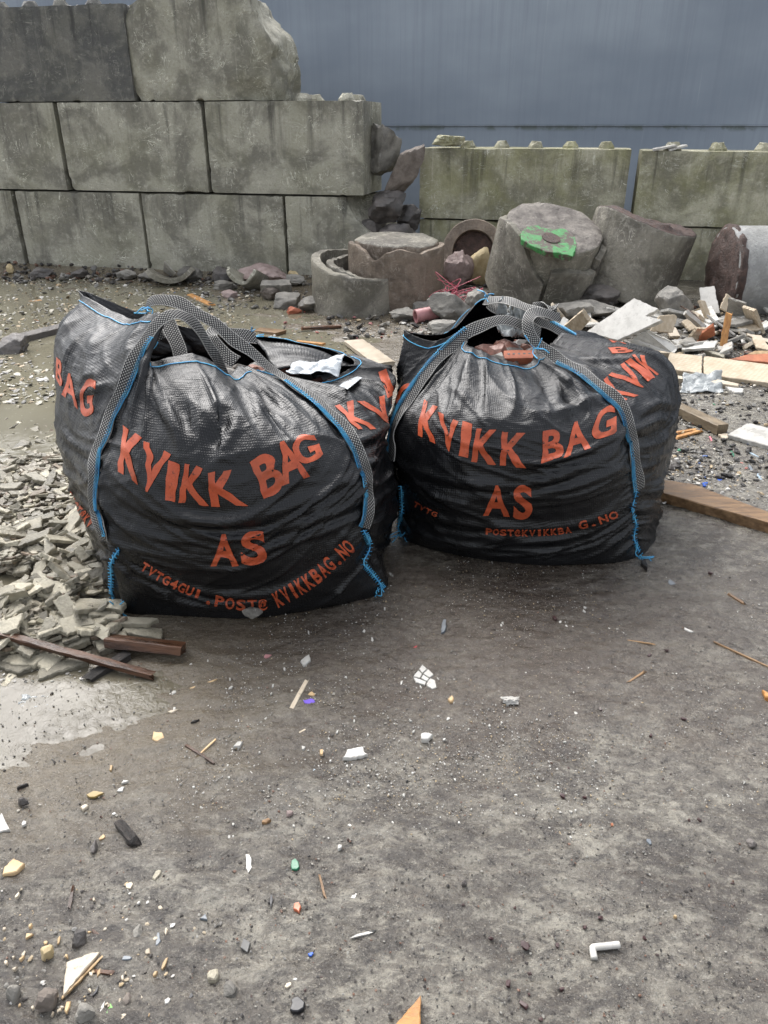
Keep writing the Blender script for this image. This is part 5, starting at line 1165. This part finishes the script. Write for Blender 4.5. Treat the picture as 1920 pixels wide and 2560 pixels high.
def in_bag(x, y, m=0.0):
    c = np.array([(q[0], q[1]) for q in c1]); r = True
    for i in range(4):
        a, b = c[i], c[(i+1) % 4]; e = b-a
        if e[0]*(y-a[1])-e[1]*(x-a[0]) < -m*np.linalg.norm(e): r = False
    return r
rs = np.random.RandomState(21)
big = [ # px, py, len px, wid px, rot, tilt, lift, label
 (215,1502,200,30,-0.12,.06,.05,'long flat grey stone touching the bottom corner of the left bag'),
 (300,1545,170,24,-0.05,-.03,.05,'long grey stone under the left bag edge'),
 (360,1572,110,30,-0.12,-.1,.03,'grey stone at the end of the heap next to the red brown board'),
 (60,1530,130,36,0.12,.05,.05,'long rough grey stone at the left photo edge of the heap'),
 (250,1590,36,75,0.35,.1,.03,'narrow grey stone standing across the board and the strip'),
 (165,1560,150,26,0.22,.15,.06,'pale slab pointing up right above the long brown strip'),
 (190,1590,95,40,0.3,.2,.04,'brownish stone under the pale slab above the brown strip'),
 (55,1640,100,38,-0.3,.1,.03,'flat stone left below the long brown strip'),
 (35,1655,110,40,-0.35,.1,.015,'large flat stone at the left photo edge in shallow water'),
 (165,1665,110,30,0.45,.12,.02,'grey bar shaped stone below the brown strip in the water'),
 (120,1640,50,45,0.9,.2,.03,'blocky stone just below the middle of the brown strip'),
 (20,1700,26,40,-0.4,.05,.01,'small rectangular stone lying alone at the left edge of the puddle'),
 (194,1708,52,30,0.2,.1,.012,'single speckled stone sitting in the bright puddle'),
 (125,1438,110,26,0.35,.3,.09,'bright long stone pointing up at the middle of the heap'),
 (175,1310,40,90,-0.3,.4,.10,'tall pale stone leaning on the left bag'),
 (60,1395,34,75,0.15,.5,.06,'upright narrow stone at the left of the heap'),
 (55,1410,40,40,-0.2,.3,.05,'square stone beside the upright narrow stone'),
 (65,1310,80,36,0.35,.25,.10,'pale stone slab near the top left of the heap'),
 (20,1330,60,30,0.2,.2,.08,'stone with a dark underside at the left photo edge'),
 (100,1375,36,60,0.6,.4,.08,'dark edged tilted stone left of heap centre'),
 (50,1470,60,50,-0.6,.2,.02,'rounded dark stone half in the water left of the heap'),
 (240,1455,44,36,0.0,.3,.06,'pale square stone against the lower left bag side'),
 (20,1250,60,24,0.1,.1,.05,'flat pale stone high at the left edge of the heap'),
 (90,1290,70,20,0.3,.2,.1,'thin pale stone near the heap crest'),
 (130,1560,50,20,-0.2,.1,.07,'small pale flake on the long rough stone'),
 (190,1545,60,26,0.4,.1,.05,'grey wedge stone below the long flat stone'),
]
for i, (px, py, L, W, ro, ti, li, lab) in enumerate(big):
    g = G(px, py); g = G(px, py, g[2]+li); s = mpp(g); k = np.random.RandomState(500+i)
    v, f = flake_v(L*s*1.05, max(0.035, W*s*1.25), k.uniform(.014, .026), k)
    v = v@rotm(ti*.7, -ti*.6, ro*1.15).T+g-np.array([0, 0, .015]); v[:, 2] -= min(0, (v[:, 2].min()-(gz(g[0], g[1])-0.004)))
    tag(obj('stone_flake', v, f, M['slate']), lab, 'stone', 'flat stones of the grey heap')
cnt = 0; tries = 0; st = Pile()
lab_small = 'small flat broken grey stone lying loose in the heap left of the left bag'
while tries < 6500:
    tries += 1
    px = rs.uniform(-60, 300); py = 965+675*rs.beta(1.2, 1.1)
    if py > 1500 and px > 190 and py < 1560: continue
    if py > 1610 and px > 130: continue
    if py > 1440 and px < 110 and py < 1515: continue
    if py < 1060 and rs.rand() > (py-950)/110: continue
    g = G(px, py)
    if in_bag(g[0], g[1], -0.02): continue
    ind = cnt < 255 and (tries % 5 == 0 or py > 1350 and tries % 2 == 0) and 0 < px < 290
    L = rs.uniform(.05, .14) if ind else rs.uniform(.015, .08)
    h = heap_h(g[0], g[1]); zz = g[2]+rs.uniform(0, 1)*h+(h*0.4 if ind else 0)+0.006
    v, f = flake_v(L, max(.02, L*rs.uniform(.26, .62)), rs.uniform(.009, .020) if ind else rs.uniform(.006, .013), rs)
    t = 0.42 if not ind else 0.55
    v = v@rotm(rs.normal(0, t*.6), rs.normal(0, t*.6), rs.uniform(0, 6.3)).T+np.array([g[0], g[1], zz])
    if ind:
        cnt += 1; o = obj('stone_flake', v, f, M['slate']); tag(o, lab_small, 'stone', 'loose small stones of the grey heap')
    else:
        c = np.array([.30, .275, .21] if rs.rand() < .85 else [.22, .17, .12])*rs.uniform(.45, 1.2)*np.array([1, rs.uniform(.96, 1), rs.uniform(.88, 1)]); st.add(v, f, c)
o = st.done('stone_chips', 'bits'); tag(o, 'grey stone chips filling the heap beside the left bag', 'stone chips', kind='stuff')

# ------------------------------------------------------------------ gravel and crumbs
def bits(name, label, regions, seed, kind='stuff'):
    rs = np.random.RandomState(seed); pl = Pile(); iv, ifc = ico(1)
    base = [(iv, ifc)]
    for (n, sampler, smin, smax, cols, flat) in regions:
        k = 0; t = 0
        while k < n and t < n*6:
            t += 1; q = sampler(rs)
            if q is None: continue
            g = G(*q); s = smin+(smax-smin)*rs.rand()**2.6
            if in_bag(g[0], g[1], -0.03): continue
            v = iv*(1+0.28*rs.randn(len(iv), 1)*.6); v = v*np.array([s*rs.uniform(.6, 1.3), s*rs.uniform(.5, 1), s*rs.uniform(.3, .8)*flat])/2
            v = v@rotm(rs.normal(0, .25), rs.normal(0, .25), rs.uniform(0, 6.3)).T; zz = max(g[2], WATER if g[0] < 0 else -1)
            v = v+np.array([g[0], g[1], zz-v[:, 2].min()*0.72+0.001]); c = np.array(cols[rs.randint(len(cols))])*rs.uniform(.75, 1.2)
            pl.add(v, ifc, c); k += 1
    o = pl.done(name, 'bits'); tag(o, label, 'gravel', kind=kind); return o
DARK = (0.02, .018, .017); DK2 = (.045, .038, .034); GR = (.13, .125, .115); GR2 = (.20, .19, .17); WH = (.58, .56, .52); TN = (.42, .32, .19); BR = (.16, .08, .05); RD = (.3, .06, .04); BL = (.08, .16, .4)
def uni(x0, x1, y0, y1, thr=None, sc=3, seed=0):
    def f(rs):
        px, py = rs.uniform(x0, x1), rs.uniform(y0, y1)
        if thr is not None:
            g = G(px, py)
            if pn(g[0]*sc, g[1]*sc, 0, seed) < thr+rs.normal(0, .12): return None
        return px, py
    return f
bits('gravel', 'fine gravel and crumbs scattered over the wet ground', [
  (7500, uni(0, 1920, 1380, 2560), .002, .0075, [DARK, DK2, GR, GR2, DK2, GR, BR, (.26, .25, .22)], .8),
  (450, uni(0, 1920, 1850, 2560), .0025, .009, [DARK, DK2, DARK, (.05, .022, .02)], 1),
  (4200, uni(420, 1920, 1390, 2050, -0.12, 2.2, 3), .002, .006, [WH, WH, (.42, .40, .36), TN], 1),
  (2600, uni(560, 1560, 1400, 2100, -0.02, 3, 6), .002, .0065, [WH, (.42, .40, .36), TN, GR2], 1),
  (150, uni(0, 620, 2200, 2560, 0.0, 4, 9), .004, .013, [TN, WH, (.4, .33, .23), GR2, GR, DK2], .6),
  (420, uni(0, 1000, 1620, 2300), .003, .010, [(.24, .22, .18), DK2, (.3, .28, .24)], .8),
], 31)
bits('rubble_crumbs', 'small mixed rubble crumbs of tile, charcoal and stone right of the bags', [
  (1500, uni(1640, 1930, 860, 1260, -0.05, 2.2, 12), .008, .03, [WH, TN, GR2, (.5, .46, .38), GR], .7),
  (480, uni(1650, 1930, 880, 1280, 0.0, 2.6, 15), .010, .045, [DARK, DK2, DARK, GR], .8),
  (1500, uni(1180, 1930, 765, 900), .012, .075, [WH, GR2, GR, DK2, TN, GR, BR], .7),
  (60, uni(1640, 1930, 860, 1260), .010, .03, [BL, RD, (.05, .3, .15)], .5),
], 32)
bits('wall_foot_rubble', 'dirty rubble strip along the foot of the block walls', [
  (1100, uni(0, 860, 648, 712), .015, .09, [DARK, DK2, DK2, GR, GR2, BR, (.2, .18, .15)], .8),
  (500, uni(480, 900, 690, 780), .012, .07, [DK2, DARK, GR, GR2, WH, GR], .8),
  (900, uni(820, 1420, 700, 850), .012, .08, [DK2, DARK, GR, GR2, GR, TN, (.3, .28, .24)], .8),
  (160, uni(700, 1250, 740, 850), .015, .05, [WH, WH, RD, TN, (.5, .2, .2)], .6),
], 33)
bits('floating_debris', 'pale crumbs and chips floating on the muddy water', [
  (3200, uni(-20, 640, 690, 1020, -0.25, 1.6, 18), .012, .055, [WH, (.42, .40, .32), (.5, .47, .38), TN, GR2], .35),
  (700, uni(350, 900, 740, 940), .008, .035, [WH, (.42, .40, .32), GR2, TN, DK2, GR], .45),
  (50, uni(0, 900, 690, 1000), .012, .06, [(.4, .16, .05), (.5, .22, .08), RD, BL, (.05, .35, .2)], .3),
  (250, uni(-20, 260, 1480, 1720), .004, .02, [(.34, .33, .28), GR2, WH], .4),
], 34)

# ------------------------------------------------------------------ fragments on the foreground ground (each one its own thing)
FR_ = [ # name, label, cat, mat, px, py, w, h, rot, n, thick
 ('ceramic_shard','big white shard with a chipped outline right of the puddle','ceramic shard','white',888,1890,92,36,.25,7,.012),
 ('paper_scrap','crumpled white scrap with dark wrinkles above the purple shard','paper scrap','white',764,1656,30,26,.9,7,.014),
 ('plastic_scrap','bright purple plastic shard beside a white stick','plastic scrap','purple',776,1755,42,20,-.1,8,.004),
 ('wood_chip','tan chip just above the purple shard','wood chip','tan',779,1737,22,12,-.2,5,.006),
 ('plastic_scrap','pink plastic scrap behind the crumpled white scrap','plastic scrap','pink',668,1642,26,10,.2,6,.005),
 ('ceramic_shard','white chip in the wet silt left of the white stick','ceramic shard','white',577,1721,16,15,.3,5,.006),
 ('ceramic_shard','small white chip nearest the bright puddle','ceramic shard','white',434,1733,15,10,0,6,.006),
 ('wood_chip','rectangular pale wood chip below the silt chips','wood chip','cream',431,1782,46,14,.3,4,.008),
 ('charcoal_piece','small black bar of charcoal in the silt','charcoal','char',488,1807,30,10,.4,4,.010),
 ('tile_fragment','ribbed tan shard shaped like a fan','tile fragment','tan',394,1844,44,27,-.1,5,.008),
 ('ceramic_shard','small white square chip left of the big white shard','ceramic shard','white',596,1865,27,19,.4,4,.010),
 ('ceramic_shard','white sliver near the tan chip left of the big shard','ceramic shard','white',758,1871,14,15,.6,4,.006),
 ('wood_chip','tan chip left of the big white shard','wood chip','tan',804,1884,17,22,0,5,.008),
 ('plastic_scrap','pale blue strip below the big white shard','plastic scrap','paleblue',780,1928,28,9,.3,5,.004),
 ('ceramic_shard','white triangular chip at the puddle edge','ceramic shard','white',312,1957,28,14,.1,3,.006),
 ('ceramic_shard','white chip below the triangular one at the puddle edge','ceramic shard','white',303,1977,20,16,.5,5,.007),
 ('wood_chip','yellow chip right of the puddle edge','wood chip','tan',278,1922,12,18,.2,5,.006),
 ('glass_shard','olive brown transparent shard on wet ground','glass shard','olive',237,1989,52,25,.05,6,.005),
 ('stone','dark flat stone at the lower left of the puddle','stone','rock_dark',60,2003,28,18,0,7,.015),
 ('charcoal_piece','dark charcoal sliver left above the flat dark stone','charcoal','char',55,1970,44,10,.35,5,.010),
 ('ceramic_tile','white tile corner cut by the left photo edge','tile','white',5,2066,86,50,-.3,3,.012),
 ('ceramic_shard','white chip right of the tile corner','ceramic shard','white',60,2061,20,18,.6,5,.006),
 ('slate_sliver','grey blue splintered sliver below the right bag','stone','greyblue',1110,1568,20,52,-.35,6,.010),
 ('plastic_scrap','tiny red scrap above the cracked tile','plastic scrap','red',1038,1620,13,9,.5,5,.004),
 ('wood_chip','tan chunk right below the cracked tile','wood chip','tan',1128,1756,24,20,.1,5,.016),
 ('tile_fragment','grey white rectangular tile bit in the middle of the ground','tile fragment','white',1067,1848,44,24,.1,5,.014),
 ('ceramic_shard','white strip on the pale ground right of centre','ceramic shard','white',1721,1578,28,12,-.4,5,.005),
 ('plastic_scrap','clear grey plastic flake near the right bag corner','plastic scrap','greyblue',1678,1458,26,18,.2,6,.003),
 ('charcoal_piece','black split wood piece at the right bag corner','charcoal','char',1611,1414,22,36,-.5,5,.018),
 ('wood_chip','yellow wood end cut by the right photo edge','wood chip','wood_orange',1913,1745,22,30,.4,4,.020),
 ('ply_piece','layered blue grey and tan board scrap at the left edge','board scrap','tan',36,2172,62,40,.35,5,.012),
 ('wood_chip','tan chip left of the charred block','wood chip','tan',258,2096,22,18,.6,5,.006),
 ('stone','long dark pebble below the tan chip','stone','rock_dark',236,2113,18,32,.15,6,.014),
 ('ceramic_shard','grey white leaf shaped shard','ceramic shard','slate',394,2186,22,34,-.35,6,.006),
 ('ceramic_shard','white kite shaped chip','ceramic shard','white',459,2205,26,15,-.15,4,.006),
 ('wood_chip','peach coloured shard left of the kite shaped chip','wood chip','cream',323,2217,27,17,.2,5,.006),
 ('ceramic_shard','white chip below the kite shaped chip','ceramic shard','white',347,2260,15,10,.5,5,.006),
 ('ceramic_shard','white cube like chip left of the grey triangle','ceramic shard','white',318,2306,16,12,.2,4,.010),
 ('paper_scrap','torn white strip in the middle foreground','paper scrap','white',622,2157,22,52,.2,8,.004),
 ('plastic_scrap','dark green crumpled scrap right of the torn strip','plastic scrap','green',738,2165,24,34,.3,8,.008),
 ('plastic_scrap','clear plastic flake beside the green scrap','plastic scrap','greyblue',713,2174,26,18,.2,5,.003),
 ('tile_fragment','orange red pointed shard','tile fragment','orange',742,2272,26,36,.05,5,.008),
 ('plastic_scrap','black sliver left of the orange shard','plastic scrap','black',678,2252,12,42,.1,5,.006),
 ('slate_shard','dark grey triangular shard in the foreground','stone','greyblue',510,2298,26,32,-.2,3,.008),
 ('stone','grey green rounded chip left of the dark triangle','stone','rock_grey',345,2326,24,26,.2,7,.012),
 ('slate_shard','long grey sliver below the dark triangle','stone','greyblue',396,2353,17,46,.2,6,.007),
 ('wood_chip','tan triangle chip at lower left','wood chip','tan',72,2341,27,18,.3,3,.006),
 ('stone','cream angular stone at lower left','stone','rock_cream',120,2379,34,28,-.2,6,.018),
 ('stone','black blue rounded stone at lower left','stone','rock_dark',200,2346,38,32,.2,8,.022),
 ('plastic_scrap','dark navy clip shaped scrap','plastic scrap','greyblue',318,2398,40,13,.05,5,.008),
 ('wood_chip','brown curved sliver left of the hexagonal stone','wood chip','tan',413,2408,10,38,-.2,6,.006),
 ('stone','hexagonal tan grey stone in the near foreground','stone','slate',530,2446,38,34,0,6,.016),
 ('stone','mottled brown stone right of the hexagonal one','stone','rock_grey',576,2470,36,36,.3,7,.016),
 ('plastic_scrap','small black square scrap below the hexagonal stone','plastic scrap','black',480,2492,18,17,.2,4,.006),
 ('ceramic_shard','white chip in the near foreground left of the black square','ceramic shard','white',420,2506,20,20,.5,5,.008),
 ('stone','brown black rock at the lower left corner','stone','rock_red',122,2498,50,42,.2,7,.035),
 ('stone','blue grey rock at the lower left edge','stone','rock_grey',36,2486,36,34,.1,7,.028),
 ('plastic_scrap','lime green leaf shaped shard','plastic scrap','lime',277,2518,22,38,-.35,4,.004),
 ('ceramic_shard','thin white sliver beside the lime shard','ceramic shard','white',256,2521,14,32,-.25,4,.004),
 ('stone','grey brown stone at the bottom below the lime shard','stone','rock_grey',214,2535,54,30,.1,8,.028),
 ('wood_chip','curled tan chip above the bottom stone','wood chip','tan',170,2524,20,38,.1,6,.010),
 ('plastic_scrap','black strip left of the lime shard','plastic scrap','black',240,2483,13,42,-.25,4,.006),
 ('stone','purple brown stone right of the lime shard','stone','rock_red',320,2496,22,26,.2,7,.014),
 ('slate_shard','flat grey shard set flush in the mud','stone','greyflat',616,2364,32,42,.3,4,.006),
 ('plastic_scrap','small blue scrap right of the flush grey shard','plastic scrap','blue',777,2388,16,14,.2,5,.004),
 ('plastic_scrap','crumpled black plastic at bottom centre','plastic scrap','black',742,2515,46,38,.2,9,.010),
 ('wood_chip','pale curved rind near the bottom centre','wood chip','cream',722,2466,22,14,.4,6,.006),
 ('ceramic_shard','white chips beside the curved rind','ceramic shard','white',738,2451,16,9,.1,5,.005),
 ('ceramic_shard','white sliver right of the orange shard','ceramic shard','white',884,2240,22,20,-.8,4,.004),
 ('ceramic_shard','white lumpy crumb upper right of the orange shard','ceramic shard','white',850,2121,18,13,.1,7,.010),
 ('stone','pink stained pebble above the torn strip','stone','rock_pink',725,2034,18,11,.2,7,.010),
 ('wood_chip','brown bark piece in wavy mud','wood chip','wood_tan',666,2056,26,16,.1,7,.010),
 ('ceramic_shard','small white oval chip in wet mud left of centre','ceramic shard','white',285,2037,12,8,.1,6,.005),
 ('wood_chip','tan white lump at the lower puddle edge','wood chip','cream',213,2022,26,18,.2,8,.012),
 ('stone','dark blue flake on the pale ground at right','stone','greyblue',1623,2108,17,18,-.6,5,.006),
 ('stone','dark blue pebble near the right photo edge','stone','rock_dark',1876,2108,24,20,-.4,6,.014),
 ('wood_chip','peach chip on the pale ground at right','wood chip','terra',1530,2065,10,13,.1,5,.006),
 ('wood_chip','tan crumb above the white bent pipe','wood chip','tan',1687,2293,10,12,.6,5,.007),
 ('stone','black pebble left of centre right ground','stone','rock_dark',1160,2208,15,14,.2,7,.012),
]
for i, a in enumerate(FR_):
    nm_, lab, cat, mt, px, py, w_, h_, ro, n, th = a
    if cat == 'stone' and mt.startswith('rock'):
        p = G(px, py+h_*.3); s = mpp(p); rock(nm_, lab, cat, mt, p, (w_*s, h_*s*1.15, max(th*1.5, .012)), 700+i, (0, 0, ro), 3, 0.22)
    else: shard(nm_, lab, cat, mt, px, py, w_, h_, ro, n, th, 40+i, rough=0.0015 if n > 4 else 0.0006)
# cracked tile in pieces
ct = emp('cracked_tile', G(1061, 1692)); tag(ct, 'white tile cracked into several pieces pressed into the ground', 'tile')
for i, q in enumerate([[(1047,1672),(1056,1661),(1068,1672),(1056,1682)], [(1070,1672),(1084,1686),(1074,1693),(1058,1684)], [(1033,1690),(1046,1675),(1055,1684),(1050,1694)], [(1052,1695),(1057,1686),(1073,1695),(1068,1702)], [(1034,1693),(1049,1697),(1066,1704),(1062,1712),(1040,1705)], [(1070,1702),(1076,1695),(1088,1700),(1092,1718),(1080,1722),(1066,1712)]]):
    slab('tile_piece', None, None, 'white', [(a, b, .007) for a, b in q], 0.008, i, 0.001, parent=ct)
for i, (px, py, w_, h_) in enumerate([(1027, 1702, 10, 16), (1045, 1718, 24, 9)]): pass
rock('foam_lump', 'white crumbly foam lump on the dark ground right of the cracked tile', 'foam lump', 'white', G(1275, 1758), (0.055, 0.035, 0.022), 801, (0, 0, .1), 4, 0.1, rough=0.5, planes=4)
rock('charred_block', 'charred black brown wood block in the left foreground', 'wood block', 'char', G(319, 2110), (0.05, 0.02, 0.02), 802, sub=2) if False else bar('charred_block', 'charred black brown wood block in the left foreground', 'wood block', 'char', (304, 2062), (334, 2100), 0.022, 0.014, 41, rough=0.004)
# laminated triangular board piece
lb = slab('laminate_board', 'cream laminated triangular board piece with a layered edge', 'board scrap', 'cream', [(165,2405,.012),(230,2380,.012),(250,2378,.012),(158,2488,.012)], 0.010, 5, 0.0015)
slab('board_layer', None, None, 'tan', [(263,2379,.009),(267,2382,.008),(155,2497,.008),(153,2492,.009)], 0.010, 6, 0.001, parent=lb)
slab('wood_wedge', 'orange brown wood tip cut by the bottom photo edge', 'wood piece', 'wood_orange', [(975,2575,.012),(1015,2530,.012),(1052,2487,.014),(1052,2580,.012)], 0.012, 7, 0.001)
# bent white pipe
pp = [G(1547, 2367)+[0, 0, .007], G(1510, 2371)+[0, 0, .007], G(1484, 2374)+[0, 0, .007], G(1481, 2380)+[0, 0, .007], G(1485, 2402)+[0, 0, .006]]
tube('bent_pipe', crs(pp, 0.003), 0.0068, 'white', None, 12, 'thin white plastic pipe bent into an L on the pale ground', 'pipe fragment')
for i, (a, b, w_, t, m_, lab) in enumerate([((726,1775),(764,1705),.012,.006,'cream','flat white stick left of the purple shard'), ((1800,1610),(1935,1672),.006,.005,'wood_tan','long thin brown twig at the right photo edge'), ((475,1868),(528,1902),.006,.005,'wood_wet','dark thin stick right of the ribbed tan shard'),
   ((507,1877),(530,1855),.004,.004,'tan','thin pale straw crossing near the dark thin stick'), ((743,1834),(771,1818),.005,.004,'cream','thin pale stick above the big white shard'), ((493,1715),(526,1704),.006,.004,'tan','short tan twig in the wet silt'),
   ((250,2340),(292,2370),.006,.005,'wood_wet','short brown twig above the laminated board piece'), ((172,2272),(180,2230),.006,.004,'wood_wet','upright looking brown twig at left foreground'), ((802,2200),(812,2240),.005,.004,'wood_tan','thin brown twig right of the orange shard'),
   ((1578,1700),(1602,1684),.006,.004,'wood_tan','small bent twig with a leaf stub on the pale ground'), ((1830,1488),(1852,1502),.010,.006,'wood_tan','short brown wood splinter near the right photo edge'), ((250,2428),(276,2430),.007,.005,'wood_wet','short dark twig left of the curved sliver'), ((1585,1602),(1620,1607),.004,.004,'wood_tan','short straw on the brown ground below the right bag'), ((905,2335),(925,2330),.005,.004,'white','tiny white straw in the near mud')]):
    bar('twig' if 'twig' in lab or 'straw' in lab else 'wood_stick', lab, 'twig' if 'twig' in lab or 'straw' in lab else 'wood stick', m_, a, b, w_, t, 60+i, rough=0.001, za=t*1.1, zb=t*1.1)
# dark bean like pebbles, all alike
for i, (px, py, w_) in enumerate([(1311,2369,20),(1227,2349,11),(1270,2461,14),(1310,2515,19),(1405,2474,12),(1393,2366,11),(1406,1993,14),(1461,1995,9),(1723,2052,9),(1748,2052,10),(1501,2297,11),(1462,2320,10),(1611,2347,9),(1708,1800,11),(1627,1840,9),(1500,1775,8),(1665,1628,9),(1623,1641,9),(1387,1550,12),(1776,1435,10)]):
    p = G(px, py); s = mpp(p); rock('dark_pebble', 'small dark red brown pebble lying alone on the pale ground at right', 'pebble', 'bean', p, (w_*s*1.25, w_*s*.8, w_*s*.75), 900+i, (0, 0, -.6+i), 3, 0.1, 'dark pebbles on the pale ground', rough=0.03, planes=3)
rs = np.random.RandomState(77)
for i in range(90):      # more white chips, nothing tells them apart
    px, py = rs.uniform(420, 1500), rs.uniform(1420, 2100)
    shard('ceramic_chip', 'tiny white chip among the gravel of the middle ground', 'ceramic chip', 'white', px, py, rs.uniform(6, 13), rs.uniform(5, 10), rs.uniform(0, 3), rs.randint(4, 7), .005, 1000+i, 'tiny white chips in the gravel', 0.2)
for i in range(45):
    px, py = rs.uniform(0, 420), rs.uniform(2240, 2560)
    shard('wood_chip', 'small tan chip in the cluster at the lower left', 'wood chip', 'cream' if i % 3 else 'tan', px, py, rs.uniform(8, 22), rs.uniform(7, 15), rs.uniform(0, 3), rs.randint(4, 7), .007, 1200+i, 'tan chips in the lower left cluster', 0.25)
film('plastic_film', 'clear plastic blob lying in the bright puddle', [G(40, 1790)+[0, 0, .008], G(125, 1780)+[0, 0, .008], G(150, 1752)+[0, 0, .012], G(60, 1750)+[0, 0, .02]], 'film', 31, 0.007)
# a stone poking through the front of the left bag
p, n = bag1.hit(632, 1527, 0.0)
if p is not None: rock('stone', 'jagged grey stone poking out through the bottom front of the left bag', 'stone', 'rock_grey', p, (0.07, 0.06, 0.05), 950, (.3, .2, .4), 3, 0.5)
for o in bpy.data.objects:
    if '_o' in o: del o['_o']
